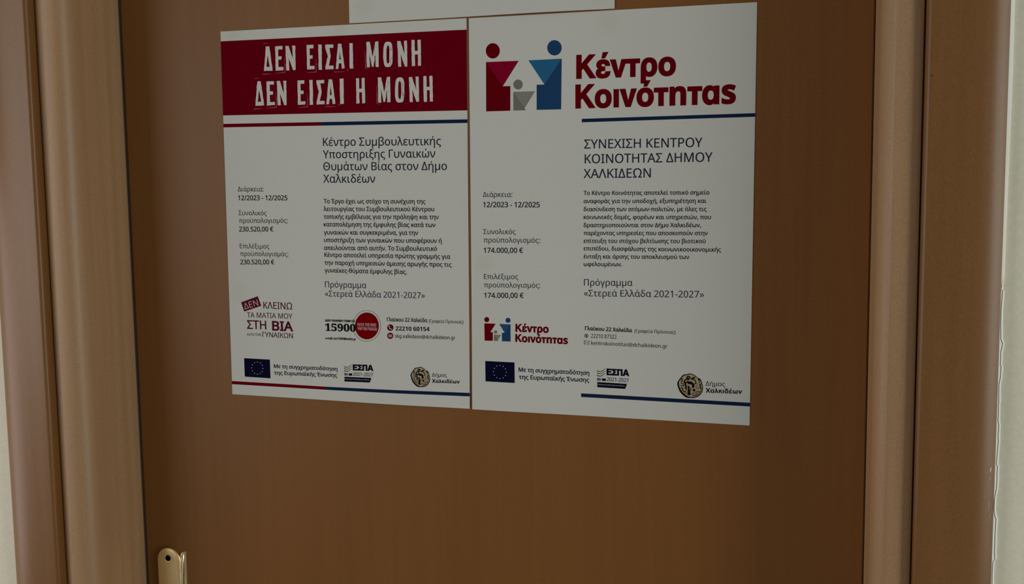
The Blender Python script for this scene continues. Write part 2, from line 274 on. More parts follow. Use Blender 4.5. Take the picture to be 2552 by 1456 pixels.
# ------------------------------------------------------------------ lettering
# Outline alphabet: advance, contours (thousandths of the type size), hole flags.
GL = {
'rΑ':[639,[91,0,176,221,459,221,545,0,638,0,360,717,279,717,0,0],[287,517,302,563,318,624,328,590,342,546,352,517,432,301,206,301],[0,1]],
'rΒ':[650,[348,0,419,6,480,24,529,53,579,117,596,203,591,254,575,294,550,325,518,348,479,364,436,374,436,379,494,398,537,432,563,479,572,537,555,620,504,675,451,696,383,710,301,714,97,714,97,0],[187,637,305,637,384,631,438,611,469,578,479,527,470,476,445,439,397,417,319,410,187,410],[187,335,324,335,408,326,462,301,490,261,500,210,491,156,463,113,412,85,331,76,187,76],[0,1,1]],
'rΓ':[524,[187,0,187,634,500,634,500,714,97,714,97,0],[0]],
'rΔ':[581,[561,0,561,54,335,714,245,714,20,55,20,0],[243,455,269,538,289,616,310,538,337,451,462,79,116,79],[0,1]],
'rΕ':[556,[496,0,496,79,187,79,187,334,478,334,478,412,187,412,187,635,496,635,496,714,97,714,97,0],[0]],
'rΗ':[741,[187,0,187,333,553,333,553,0,643,0,643,714,553,714,553,412,187,412,187,714,97,714,97,0],[0]],
'rΘ':[781,[459,-5,519,10,572,36,636,91,683,165,703,223,716,287,720,358,716,429,703,493,683,552,636,625,572,680,520,705,460,720,392,725,322,720,260,705,206,679,142,624,97,551,77,493,65,429,61,359,65,288,77,223,97,165,142,91,206,36,260,10,321,-5,391,-10],[541,324,541,402,239,402,239,324],[317,77,258,102,213,145,181,204,162,274,156,358,162,442,182,512,213,569,259,612,318,638,392,646,465,638,524,612,569,569,600,512,619,442,625,358,619,274,600,204,569,145,524,102,465,77,391,68],[0,0,1]],
'rΙ':[339,[298,0,298,52,214,71,214,642,298,662,298,714,40,714,40,662,124,642,124,71,40,52,40,0],[0]],
'rΚ':[619,[187,0,187,277,260,341,513,0,619,0,325,403,608,714,503,714,310,498,249,430,187,362,187,714,97,714,97,0],[0]],
'rΛ':[608,[95,0,252,451,282,538,293,578,302,616,324,538,354,450,512,0,607,0,350,714,256,714,0,0],[0]],
'rΜ':[907,[180,0,180,433,178,543,173,626,177,626,412,0,486,0,724,625,728,625,723,542,721,439,721,0,810,0,810,714,678,714,454,129,450,129,230,714,97,714,97,0],[0]],
'rΝ':[760,[180,0,180,399,178,506,172,593,176,593,558,0,663,0,663,714,579,714,579,311,581,241,584,171,586,123,582,123,201,714,97,714,97,0],[0]],
'rΟ':[781,[459,-5,519,10,572,36,636,91,683,165,703,223,716,287,720,358,716,429,703,493,683,552,636,625,572,680,520,705,460,720,392,725,322,720,260,705,206,679,142,624,97,551,77,493,65,429,61,359,65,288,77,223,97,165,142,91,206,36,260,10,321,-5,391,-10],[317,77,258,102,213,145,181,204,162,274,156,358,162,442,182,512,213,569,259,612,318,638,392,646,465,638,524,612,569,569,600,512,619,442,625,358,619,274,600,204,569,145,524,102,465,77,391,68],[0,1]],
'rΠ':[731,[187,0,187,635,544,635,544,0,633,0,633,714,97,714,97,0],[0]],
'rΡ':[605,[187,0,187,278,269,278,365,286,439,310,492,347,528,393,547,447,554,504,538,593,490,659,439,690,371,708,286,714,97,714,97,0],[187,637,278,637,360,628,417,603,450,560,461,500,448,432,411,388,348,363,259,355,187,355],[0,1]],
'rΣ':[570,[546,0,546,79,288,79,210,79,135,78,370,374,145,635,178,634,224,634,262,634,517,634,517,714,42,714,42,639,270,373,36,74,36,0],[0]],
'rΤ':[556,[323,0,323,635,545,635,545,714,10,714,10,635,233,635,233,0],[0]],
'rΥ':[566,[328,0,328,277,566,714,469,714,283,363,98,714,0,714,238,273,238,0],[0]],
'rΧ':[586,[99,0,291,310,480,0,582,0,344,374,565,714,470,714,294,434,119,714,19,714,241,372,4,0],[0]],
'rΩ':[782,[326,0,326,72,270,118,227,168,196,220,175,276,163,336,159,401,165,472,184,531,215,581,259,617,318,639,391,646,465,639,524,617,569,581,600,531,619,472,625,401,621,337,608,277,587,220,556,167,513,118,457,72,457,0,745,0,745,79,568,79,627,136,675,210,700,269,714,334,719,405,710,496,681,575,634,639,570,686,518,708,458,721,391,725,325,721,266,707,213,685,149,638,102,574,74,495,64,404,69,333,84,268,108,210,157,136,216,79,38,79,38,0],[0]],
'rα':[615,[336,-4,381,14,415,40,442,72,449,72,463,33,484,8,510,-6,544,-10,561,-9,577,-5,600,3,600,67,587,64,570,62,554,65,541,75,532,92,529,118,529,326,532,402,541,478,554,536,485,536,475,520,466,501,453,464,447,464,418,500,382,526,337,541,283,546,216,538,160,514,115,474,82,419,62,350,55,266,62,182,82,113,116,59,186,7,275,-10],[225,76,180,114,155,177,146,265,155,354,181,419,225,459,289,472,363,459,409,420,434,355,442,267,442,261,433,172,407,111,361,75,290,63],[0,1]],
'rβ':[631,[173,-240,173,24,207,10,245,-1,289,-8,342,-10,413,-4,473,14,521,45,570,112,586,203,574,284,539,343,482,382,402,402,402,406,467,425,515,460,544,509,554,574,547,632,525,680,489,717,443,744,387,760,324,765,259,759,201,741,153,710,116,666,93,608,85,535,85,-240],[286,65,246,74,209,87,173,103,173,531,178,587,193,629,217,659,248,678,283,689,322,692,380,684,425,662,454,624,464,570,455,515,428,472,381,444,314,435,271,435,271,361,324,361,395,352,450,324,486,277,498,209,488,147,459,101,408,72,334,62],[0,1]],
'rγ':[518,[266,-240,267,-204,272,-163,289,-73,301,-29,315,13,513,536,422,536,316,251,298,197,278,135,267,89,263,89,251,136,231,197,209,255,96,536,5,536,222,6,208,-36,196,-82,178,-170,173,-208,171,-240],[0]],
'rδ':[604,[370,-3,431,18,481,53,520,101,542,162,550,236,538,316,502,382,442,438,362,489,318,514,283,536,258,557,241,576,231,596,228,619,233,645,249,667,276,683,315,688,364,684,408,673,449,656,487,637,525,706,484,725,437,743,383,756,319,760,248,751,190,724,152,681,139,620,148,569,173,527,213,490,263,456,207,435,157,406,114,370,82,326,61,274,54,214,62,148,86,93,123,48,173,16,233,-4,300,-10],[235,73,186,105,156,153,146,213,150,260,164,299,184,332,209,359,238,380,270,397,302,409,333,418,386,384,425,345,451,297,459,235,449,162,418,107,368,74,300,63],[0,1]],
'rε':[483,[325,-7,373,1,413,12,447,27,447,104,412,89,372,75,326,65,273,62,218,67,172,82,141,109,131,151,169,220,282,243,355,243,355,315,299,315,236,320,188,334,156,359,146,397,176,454,267,473,311,471,348,463,383,452,416,438,449,508,409,524,368,536,322,544,268,546,185,537,119,509,76,464,62,404,69,360,90,326,121,300,162,282,162,277,131,266,103,253,79,235,59,212,47,182,43,146,57,85,98,35,168,1,268,-10],[0]],
'rη':[618,[537,-240,537,349,525,439,488,500,427,534,343,546,293,541,246,526,205,500,174,463,169,463,156,536,85,536,85,0,173,0,173,278,182,361,208,422,255,460,330,472,384,464,421,439,443,399,450,343,450,-240],[0]],
'rθ':[595,[375,2,438,36,484,93,516,170,529,231,537,300,540,377,533,491,514,587,480,664,434,720,372,754,296,765,218,753,157,719,110,663,79,586,66,524,58,454,55,377,62,265,81,170,113,93,160,36,221,1,296,-10],[151,506,164,573,184,626,230,676,296,693,363,676,409,626,430,573,443,506,450,424,144,424],[228,80,182,135,162,191,149,263,144,351,451,351,445,262,432,190,411,134,364,80,296,62],[0,1,1]],
'rι':[346,[287,-5,311,0,328,6,328,73,291,66,246,62,211,68,188,86,174,116,169,158,169,536,82,536,82,157,87,99,102,55,125,25,155,4,192,-6,234,-10],[0]],
'rκ':[534,[178,0,178,188,244,242,420,0,525,0,306,299,509,536,403,536,213,312,193,287,174,261,172,261,176,319,178,397,178,536,85,536,85,0],[0]],
'rλ':[542,[517,-7,542,2,542,67,528,64,512,62,484,75,462,116,289,598,269,651,248,693,224,725,194,748,158,761,111,766,76,763,45,758,45,687,70,691,101,693,138,687,163,668,181,639,198,601,225,526,-6,0,85,0,207,281,238,360,262,435,266,435,278,388,298,330,316,276,389,71,406,33,427,9,452,-5,485,-10],[0]],
'rμ':[623,[173,-240,173,-84,172,-13,168,35,172,35,194,17,220,2,251,-7,287,-10,339,-5,383,11,419,37,448,72,453,72,467,0,538,0,538,536,450,536,450,257,442,174,416,113,368,76,293,63,203,95,173,190,173,536,85,536,85,-240],[0]],
'rν':[547,[295,0,346,55,389,111,423,167,451,223,472,281,488,340,498,402,504,468,506,536,419,536,417,473,413,414,405,358,386,279,356,206,315,139,260,74,256,74,241,125,218,190,198,247,91,536,0,536,200,0],[0]],
'rξ':[477,[397,-195,418,-161,438,-123,452,-83,457,-40,449,-2,427,29,385,54,320,73,270,85,228,97,193,113,167,136,151,168,146,213,158,273,194,322,253,355,333,366,419,366,419,433,336,433,260,440,210,461,182,494,173,539,182,586,207,624,246,654,295,675,349,688,405,692,431,692,431,760,85,760,85,687,115,687,183,689,236,693,198,680,163,664,132,642,109,615,93,580,88,537,95,486,117,447,150,420,194,401,194,395,158,380,125,359,96,330,74,295,59,253,54,206,66,129,104,71,166,30,251,5,298,-4,331,-15,352,-25,365,-36,371,-49,373,-62,369,-92,355,-127,336,-162,314,-195],[0]],
'rο':[605,[372,-2,433,22,484,63,521,118,544,187,551,269,543,351,520,420,482,474,432,513,373,538,304,546,233,538,172,514,122,474,85,419,62,351,55,269,63,187,87,117,125,62,175,22,234,-2,301,-10],[232,77,184,119,155,184,146,269,155,354,183,418,231,459,302,472,373,459,422,418,451,354,460,269,450,184,422,119,373,77,303,63],[0,1]],
'rπ':[659,[568,-9,586,-5,612,3,612,72,593,65,568,62,550,65,535,76,525,94,522,124,522,463,627,463,627,536,84,536,12,501,12,463,121,463,121,0,208,0,208,463,435,463,435,118,463,22,546,-10],[0]],
'rρ':[605,[168,-240,168,-98,167,-17,163,35,168,35,199,16,235,2,274,-7,313,-10,381,-2,439,22,487,61,522,116,543,185,550,268,543,351,520,420,485,474,439,514,382,538,318,546,250,539,192,516,144,479,108,427,86,359,79,275,79,-240],[273,66,234,75,199,90,168,112,168,274,184,384,233,450,314,472,380,459,425,422,451,358,460,268,451,179,425,115,380,76,312,63],[0,1]],
'rς':[484,[397,-195,418,-162,438,-125,452,-83,457,-40,449,-2,427,30,384,55,319,74,257,90,212,108,180,131,160,161,149,201,146,254,156,347,184,414,234,455,309,469,342,467,373,462,430,444,458,517,427,528,391,537,353,544,313,546,241,538,179,515,127,476,88,419,63,345,55,253,62,178,82,119,112,75,153,43,200,21,252,6,299,-4,332,-15,354,-25,366,-36,372,-49,374,-62,369,-92,356,-127,336,-162,314,-195],[0]],
'rσ':[617,[376,-1,439,24,487,64,522,116,543,177,550,246,544,314,526,372,498,422,463,463,593,463,593,536,346,536,263,529,192,508,133,472,91,419,64,347,55,256,63,176,85,110,123,58,172,20,232,-2,301,-10],[232,77,183,117,155,179,146,256,159,352,196,416,258,451,346,463,377,463,412,417,439,364,455,307,460,244,451,172,423,114,375,76,303,63],[0,1]],
'rτ':[479,[355,-10,382,-6,424,5,424,71,384,63,339,60,300,66,270,83,250,115,243,164,243,462,452,462,452,536,83,536,10,501,10,462,154,462,154,155,160,96,178,52,206,22,241,2,282,-8,326,-11],[0]],
'rυ':[613,[383,-2,446,23,496,63,531,122,552,198,559,292,557,361,551,422,541,478,527,536,439,536,452,477,462,421,468,362,470,296,466,223,453,164,432,119,383,76,314,62,248,74,202,111,176,170,167,246,167,536,79,536,79,243,84,175,99,115,126,63,169,24,228,-2,307,-10],[0]],
'rφ':[725,[400,-240,400,-9,469,2,534,27,589,67,633,121,661,193,670,281,664,355,646,420,617,472,578,512,530,538,472,546,407,534,356,499,325,441,314,361,314,63,270,72,229,88,194,114,167,151,149,202,143,268,149,334,166,391,192,444,225,494,157,541,117,484,84,420,62,349,55,271,63,182,89,113,129,61,182,24,244,1,314,-9,314,-240],[400,362,405,415,422,449,446,467,473,473,516,461,551,423,573,363,581,280,575,216,557,164,529,123,492,93,449,73,400,63],[0,1]],
'rχ':[551,[83,-240,257,82,328,-104,345,-143,363,-177,383,-203,409,-224,442,-236,483,-240,519,-238,545,-232,545,-164,525,-167,500,-168,468,-162,445,-145,426,-116,408,-76,315,160,525,536,431,536,278,245,210,417,187,469,164,508,133,531,90,539,54,536,28,531,28,462,43,466,61,468,85,462,104,446,120,419,135,383,217,170,-11,-240],[0]],
'rψ':[761,[426,-240,426,-9,498,2,564,26,620,63,663,117,691,190,700,283,698,347,692,409,683,471,669,536,582,536,596,469,606,407,612,346,614,280,601,188,562,123,503,84,426,65,426,759,340,759,340,64,295,72,254,87,218,112,190,149,172,200,166,267,166,536,79,536,79,270,87,181,113,111,152,58,205,22,268,0,340,-9,340,-240],[0]],
'rω':[782,[337,13,388,80,393,80,446,13,535,-10,592,-1,640,24,677,65,704,119,721,185,726,260,722,335,712,402,694,468,667,536,577,536,605,468,624,403,634,335,638,259,630,174,608,113,573,75,528,63,488,72,458,97,439,138,433,193,433,344,349,344,349,193,343,142,326,100,296,72,253,63,209,75,174,113,151,174,144,259,148,335,159,403,178,468,205,536,115,536,88,468,70,402,59,335,56,260,61,185,78,119,105,65,143,24,190,-1,247,-10],[0]],
'r0':[572,[363,1,423,34,468,88,499,161,512,219,520,285,523,358,516,465,497,556,464,628,418,682,358,714,285,725,208,714,148,682,103,628,73,556,59,498,52,432,49,358,55,251,75,161,107,88,152,33,211,1,285,-10],[216,83,171,138,152,195,141,268,137,358,141,447,152,520,171,577,216,632,285,650,354,632,399,577,419,520,430,447,434,358,430,268,419,194,399,137,354,83,285,65],[0,1]],
'r1':[572,[355,0,355,714,282,714,89,564,135,505,211,567,244,595,273,622,270,568,269,499,269,0],[0]],
'r2':[572,[520,0,520,80,159,80,159,84,308,231,360,283,404,333,440,381,468,430,485,480,491,534,477,613,433,674,365,711,275,724,210,718,153,699,101,672,56,640,103,581,144,610,184,631,226,644,275,649,326,641,366,618,392,581,401,529,396,483,382,440,359,400,326,358,235,262,48,73,48,0],[0]],
'r3':[572,[327,-3,397,17,449,49,486,93,508,144,515,203,505,267,473,318,420,354,345,372,345,376,406,397,453,432,483,482,493,547,479,617,439,674,370,712,272,724,204,718,143,702,92,678,49,650,93,590,133,614,174,633,219,646,273,650,327,643,368,622,394,587,403,541,392,486,358,443,301,415,224,406,154,406,154,331,223,331,307,324,371,302,410,263,423,205,412,146,381,102,325,73,242,64,193,67,142,77,92,91,45,111,45,29,90,10,137,-2,187,-8,241,-10],[0]],
'r4':[572,[448,0,448,162,552,162,552,241,448,241,448,718,357,718,21,237,21,162,363,162,363,0],[321,546,344,583,364,624,368,624,364,554,363,466,363,241,107,241],[0,1]],
'r5':[572,[326,-3,391,18,445,53,484,101,507,159,515,228,499,317,450,383,402,414,343,432,275,438,211,434,165,427,182,634,465,634,465,714,107,714,80,377,124,349,182,359,246,364,327,355,382,327,414,281,425,219,413,150,376,103,320,74,249,65,201,68,151,78,103,92,63,112,63,29,100,12,145,0,195,-8,248,-10],[0]],
'r7':[572,[233,0,523,646,523,714,44,714,44,634,429,634,136,0],[0]],
'r8':[572,[384,3,459,42,506,104,522,185,517,230,501,269,475,302,443,331,405,356,363,378,399,398,431,422,459,448,480,478,494,513,499,553,484,626,439,680,371,713,285,724,227,719,176,704,133,680,100,647,79,605,72,554,81,494,109,446,149,406,197,373,159,353,124,329,93,301,70,267,54,228,49,182,64,101,111,40,158,12,217,-4,288,-10],[223,446,196,465,176,488,162,516,158,550,167,594,193,626,234,646,284,653,336,646,377,626,403,594,412,550,403,502,376,465,337,436,289,412],[219,69,172,94,144,133,135,181,144,231,170,273,212,307,270,337,286,331,347,303,395,270,426,232,436,184,426,134,398,94,350,69,286,60],[0,1,1]],
'r9':[572,[284,-1,358,26,415,68,457,123,487,187,506,258,517,333,520,409,516,476,506,535,488,585,450,646,401,690,343,715,278,724,213,717,158,695,113,660,79,612,57,553,50,483,64,392,107,323,172,281,255,267,314,273,362,291,398,318,425,350,431,350,426,293,417,240,401,190,378,147,346,112,306,85,254,68,190,62,143,65,102,75,102,0,145,-8,192,-10],[213,346,171,375,145,422,137,484,147,557,177,609,222,640,278,650,325,643,363,622,393,591,414,552,427,510,431,467,426,435,412,405,388,378,357,356,319,341,274,336],[0,1]],
'r.':[268,[157,-10,178,2,191,23,196,54,191,86,178,106,157,117,133,121,110,117,90,106,77,86,72,54,77,23,90,2,110,-10,133,-14],[0]],
'r,':[268,[106,-129,155,-11,176,49,192,105,185,116,91,116,82,60,70,-4,41,-129],[0]],
'r:':[268,[157,418,178,430,191,451,196,482,191,514,178,535,157,546,133,550,110,546,90,535,77,514,72,482,77,451,90,430,110,418,133,414],[157,-10,178,2,191,23,196,54,191,86,178,106,157,117,133,121,110,117,90,106,77,86,72,54,77,23,90,2,110,-10,133,-14],[0,0]],
'r-':[322,[282,229,282,307,40,307,40,229],[0]],
'r/':[372,[96,0,362,714,276,714,10,0],[0]],
'r(':[300,[269,-158,227,-93,192,-25,165,47,145,122,133,198,129,275,133,354,145,431,165,507,192,580,227,649,270,714,187,714,141,651,104,583,76,510,56,433,44,354,40,274,44,194,56,117,76,41,104,-30,141,-97,187,-158],[0]],
'r)':[300,[113,-158,159,-97,196,-30,225,41,244,117,256,194,260,274,256,354,244,433,225,510,196,583,159,651,113,714,30,714,73,649,108,580,135,507,155,431,167,354,171,275,167,198,155,122,135,47,108,-25,73,-93,31,-158],[0]],
'r@':[899,[495,-86,552,-78,602,-64,648,-48,648,20,602,5,550,-9,493,-20,433,-23,343,-14,268,12,208,56,165,116,139,192,130,283,135,351,148,414,171,471,221,545,290,601,346,627,410,643,482,648,561,640,631,614,689,572,733,516,762,444,771,358,768,309,760,265,746,226,727,197,703,177,674,171,651,175,631,188,617,214,612,257,612,267,613,293,623,496,594,505,557,512,514,518,470,520,409,513,358,491,315,457,284,412,265,357,258,295,268,219,299,160,350,122,417,109,465,115,505,134,536,162,558,196,563,196,574,164,595,135,627,116,668,109,709,114,744,131,774,156,798,188,817,225,831,267,838,311,841,357,836,428,820,491,795,548,739,619,667,671,610,695,549,709,482,714,418,710,359,700,305,682,232,642,171,591,123,527,87,453,65,370,58,280,63,206,78,140,103,82,137,31,179,-11,231,-45,291,-69,358,-84,433,-89],[391,178,362,200,342,238,336,293,339,333,349,372,366,406,392,433,427,451,471,457,512,454,545,447,539,322,530,261,511,213,478,182,430,171],[0,1]],
'rs':[479,[308,0,376,30,420,80,434,148,429,187,415,219,392,245,360,267,320,288,273,307,227,325,192,342,165,356,148,372,138,389,135,409,142,436,164,456,198,470,246,474,285,472,322,464,358,453,393,440,423,510,385,525,343,536,299,544,252,546,171,537,107,509,65,464,51,404,56,364,71,332,95,306,128,284,169,264,217,244,264,225,299,208,323,192,338,176,346,159,349,140,342,108,319,83,280,66,222,61,175,64,129,75,87,89,52,104,52,24,85,10,123,-1,168,-8,220,-10],[0]],
'rk':[534,[172,0,172,197,233,250,419,0,525,0,293,307,510,536,407,536,236,355,214,330,190,299,172,276,168,276,171,321,172,363,172,760,85,760,85,0],[0]],
'rg':[615,[365,-234,425,-214,471,-182,504,-137,524,-79,530,-9,530,536,460,536,448,465,443,465,410,501,371,526,325,541,275,546,183,527,113,471,81,414,62,347,55,267,62,186,81,118,113,63,183,8,276,-10,344,-1,400,26,442,71,446,71,444,39,443,5,443,-16,433,-79,404,-127,357,-157,295,-167,220,-162,154,-148,97,-125,97,-206,152,-225,216,-236,290,-240],[227,75,182,115,155,179,146,266,155,354,183,419,228,459,287,472,357,460,406,424,434,361,444,267,444,246,435,162,407,106,359,73,289,62],[0,1]],
'rx':[529,[117,0,265,214,411,0,511,0,316,274,501,536,402,536,265,334,127,536,27,536,212,274,18,0],[0]],
'ra':[561,[276,-5,322,11,359,38,395,76,399,76,416,0,480,0,480,365,468,446,433,502,373,534,288,545,237,542,188,532,143,517,105,499,132,433,166,448,203,462,242,471,283,474,330,468,365,448,387,412,394,355,394,323,303,320,223,313,159,297,109,273,62,220,46,149,58,78,94,29,148,0,215,-10],[196,66,165,82,144,109,137,148,147,193,176,227,229,249,314,259,393,262,393,214,382,146,348,99,297,70,235,61],[0,1]],
'rl':[258,[173,0,173,760,85,760,85,0],[0]],
'ri':[258,[149,628,166,639,177,656,181,681,177,706,166,723,149,734,130,737,110,734,93,723,82,706,78,681,82,656,93,639,110,628,130,625],[173,0,173,536,85,536,85,0],[0,0]],
'rd':[615,[332,-4,378,14,414,41,442,72,446,72,459,0,530,0,530,760,442,760,442,546,445,505,448,467,442,467,413,498,378,523,332,540,276,546,186,528,115,476,82,421,62,351,55,267,62,183,82,113,115,59,185,7,275,-10],[226,76,182,116,155,180,146,265,155,350,182,416,226,459,288,473,363,460,410,420,435,354,443,266,443,250,434,168,408,109,361,75,289,63],[0,1]],
're':[564,[364,-8,408,-2,448,9,489,25,489,102,448,86,407,75,365,67,317,65,246,77,193,113,159,171,146,251,513,251,513,304,506,372,487,431,454,480,411,516,356,539,292,546,225,537,168,512,120,471,85,415,62,346,55,264,63,182,88,113,126,60,178,21,241,-2,313,-10],[162,385,192,433,235,464,291,474,349,463,390,431,413,383,421,321,148,321],[0,1]],
'ro':[605,[372,-2,433,22,484,63,521,118,544,187,551,269,543,351,520,420,482,474,432,513,373,538,304,546,233,538,172,514,122,474,85,419,62,351,55,269,63,187,87,117,125,62,175,22,234,-2,301,-10],[232,77,184,119,155,184,146,269,155,354,183,418,231,459,302,472,373,459,422,418,451,354,460,269,450,184,422,119,373,77,303,63],[0,1]],
'rn':[618,[173,0,173,278,182,361,207,422,255,460,330,472,420,440,450,343,450,0,537,0,537,349,525,439,488,500,427,534,343,546,293,541,246,526,205,500,174,463,169,463,156,536,85,536,85,0],[0]],
'rc':[480,[343,-8,379,-2,410,7,438,19,438,97,409,85,376,75,340,68,299,66,232,79,184,117,156,180,146,266,164,379,216,446,304,469,333,467,364,461,420,444,447,517,420,528,385,537,346,544,306,546,238,539,178,517,127,480,88,426,63,355,55,265,63,178,87,109,124,56,174,19,233,-3,300,-10],[0]],
'rh':[618,[173,0,173,277,181,360,206,422,254,459,330,472,420,440,450,343,450,0,537,0,537,349,525,438,488,498,427,533,341,545,291,540,245,524,205,498,174,462,168,462,172,498,173,537,173,760,85,760,85,0],[0]],
'rr':[413,[173,0,173,286,178,337,194,381,220,416,252,444,289,460,329,466,359,464,387,459,398,540,368,545,335,546,283,538,238,514,201,479,171,438,167,438,157,536,85,536,85,0],[0]],
'rt':[361,[299,-5,322,0,339,6,339,73,305,66,264,62,230,68,204,86,186,115,180,158,180,468,335,468,335,536,180,536,180,659,128,659,93,545,16,510,16,468,92,468,92,156,98,98,114,55,139,24,172,4,209,-6,249,-10],[0]],
'rm':[935,[173,0,173,278,181,361,204,422,248,460,316,472,399,440,426,345,426,0,513,0,513,296,521,372,546,427,591,461,658,472,740,440,767,345,767,0,854,0,854,349,843,439,809,500,753,534,673,546,622,541,575,524,533,496,501,456,496,456,461,506,406,536,332,546,285,541,242,526,203,500,174,463,169,463,156,536,85,536,85,0],[0]],
'rS':[549,[320,-4,382,14,433,43,485,106,502,191,496,242,479,284,452,318,414,347,365,373,307,397,255,418,215,438,186,458,166,481,155,508,151,541,159,583,185,617,227,638,286,645,332,642,376,634,418,622,457,607,485,684,443,700,396,713,345,721,288,724,225,718,170,702,124,675,89,640,67,595,60,542,72,468,107,411,164,367,244,330,302,307,346,286,377,265,397,242,408,215,412,183,402,135,372,99,321,76,251,68,195,71,141,81,91,95,51,110,51,24,89,10,136,-1,189,-8,247,-10],[0]],
'rO':[781,[459,-5,519,10,572,36,636,91,683,165,703,223,716,287,720,358,716,429,703,493,683,552,636,625,572,680,520,705,460,720,392,725,322,720,260,705,206,679,142,624,97,551,77,493,65,429,61,359,65,288,77,223,97,165,142,91,206,36,260,10,321,-5,391,-10],[317,77,258,102,213,145,181,204,162,274,156,358,162,442,182,512,213,569,259,612,318,638,392,646,465,638,524,612,569,569,600,512,619,442,625,358,619,274,600,204,569,145,524,102,465,77,391,68],[0,1]],
'r«':[509,[40,257,208,56,271,93,131,264,271,435,208,471,40,270],[238,257,408,56,470,93,330,264,470,435,408,471,238,270],[0,0]],
'r»':[509,[469,270,299,471,237,435,377,264,237,93,299,56,469,257],[270,270,101,471,39,435,179,264,39,93,101,56,270,257],[0,0]],
'r€':[572,[306,715,243,690,191,650,150,597,129,555,113,507,102,455,23,455,23,390,95,390,94,373,94,352,94,331,95,311,23,311,23,246,103,246,123,172,153,109,193,59,245,21,308,-2,383,-10,428,-8,468,0,504,10,537,22,537,100,504,88,466,77,427,70,388,68,337,73,294,89,258,115,229,150,207,194,192,246,405,246,405,311,184,311,183,333,183,352,183,371,184,390,435,390,435,455,191,455,202,500,217,539,236,572,257,599,283,620,312,635,344,643,380,646,419,643,456,633,492,620,522,605,559,677,517,698,474,712,428,720,380,723],[0]],
'bΑ':[686,[156,0,204,148,482,148,531,0,686,0,427,719,256,719,0,0],[342,575,442,269,242,269],[0,1]],
'bΒ':[704,[402,0,480,6,544,25,596,57,647,126,664,219,652,294,615,351,553,389,617,447,639,537,624,617,581,674,510,708,413,719,74,719,74,0],[216,594,384,594,433,590,465,577,484,553,490,519,464,460,385,441,216,441],[216,318,390,318,446,313,482,296,503,267,510,223,503,181,482,153,445,136,391,130,216,130],[0,1,1]],
'bΓ':[586,[222,0,222,594,575,594,575,719,74,719,74,0],[0]],
'bΕ':[653,[614,0,614,133,220,133,220,318,564,318,564,441,220,441,220,594,596,594,596,719,74,719,74,0],[0]],
'bΗ':[743,[223,0,223,319,520,319,520,0,669,0,669,719,520,719,520,451,223,451,223,719,74,719,74,0],[0]],
'bΙ':[307,[227,0,227,719,79,719,79,0],[0]],
'bΚ':[703,[222,0,222,253,299,329,533,0,714,0,401,428,688,719,503,719,222,424,222,719,74,719,74,0],[0]],
'bΛ':[625,[155,0,312,537,469,0,630,0,383,719,241,719,-5,0],[0]],
'bΜ':[872,[213,0,213,580,361,0,512,0,658,580,658,0,797,0,797,719,577,719,436,172,293,719,74,719,74,0],[0]],
'bΝ':[741,[220,0,220,494,514,0,667,0,667,719,521,719,521,225,229,719,74,719,74,0],[0]],
'bΠ':[723,[222,0,222,594,499,594,499,0,648,0,648,719,74,719,74,0],[0]],
'bΡ':[667,[222,0,222,256,404,256,498,271,568,316,599,362,618,419,624,488,598,616,522,693,394,719,74,719,74,0],[223,594,374,594,451,568,477,490,470,443,450,411,415,392,366,386,223,386],[0,1]],
'bΣ':[586,[570,0,570,125,234,125,463,371,246,594,549,594,549,719,35,719,35,612,285,373,22,100,22,0],[0]],
'bΤ':[594,[371,0,371,591,583,591,583,719,10,719,10,591,223,591,223,0],[0]],
'bΥ':[622,[396,0,396,268,633,719,464,719,322,409,168,719,-13,719,248,268,248,0],[0]],
'bΦ':[743,[435,0,435,86,512,98,578,124,632,165,672,218,697,283,705,359,697,435,672,500,631,554,577,594,512,621,435,633,435,719,308,719,308,633,231,621,165,594,111,554,71,500,45,435,37,359,45,283,70,218,110,165,164,124,230,98,308,86,308,0],[251,216,208,249,181,298,172,360,181,422,208,471,251,503,308,518,308,202],[435,518,493,503,535,471,561,422,570,360,561,298,535,249,493,216,435,202],[0,1,1]],
'bΧ':[626,[166,0,313,249,460,0,631,0,405,368,631,719,459,719,313,468,166,719,-5,719,221,367,-5,0],[0]],
'bΩ':[769,[324,0,324,142,254,209,212,292,198,393,210,482,247,550,306,593,384,607,463,593,521,550,558,482,570,393,556,292,514,209,444,142,444,0,741,0,741,125,599,125,666,207,707,298,720,400,715,466,701,525,678,578,627,646,560,696,506,719,448,733,384,738,320,733,261,720,208,697,141,647,90,579,67,526,53,466,48,400,61,298,102,207,169,125,27,125,27,0],[0]],
'bα':[615,[305,-13,346,3,382,31,415,72,415,0,550,0,550,531,412,531,412,465,370,512,317,541,254,550,196,541,143,514,99,472,65,414,43,344,36,263,43,183,65,114,98,58,143,17,196,-9,256,-18],[244,115,208,147,185,198,177,267,185,334,208,384,245,416,293,426,344,416,382,385,404,336,412,269,399,177,359,122,293,104],[0,1]],
'bδ':[591,[366,-10,431,15,483,55,523,109,548,174,556,251,550,319,530,381,497,438,446,493,402,530,348,568,285,607,512,607,512,719,84,719,84,614,145,579,206,538,267,491,257,491,196,482,142,459,98,422,65,374,44,314,37,245,45,170,68,106,105,54,155,15,218,-10,291,-18],[245,109,210,138,188,183,180,242,189,305,215,354,258,384,317,394,325,394,335,393,392,338,411,251,403,188,380,141,343,110,292,100],[0,1]],
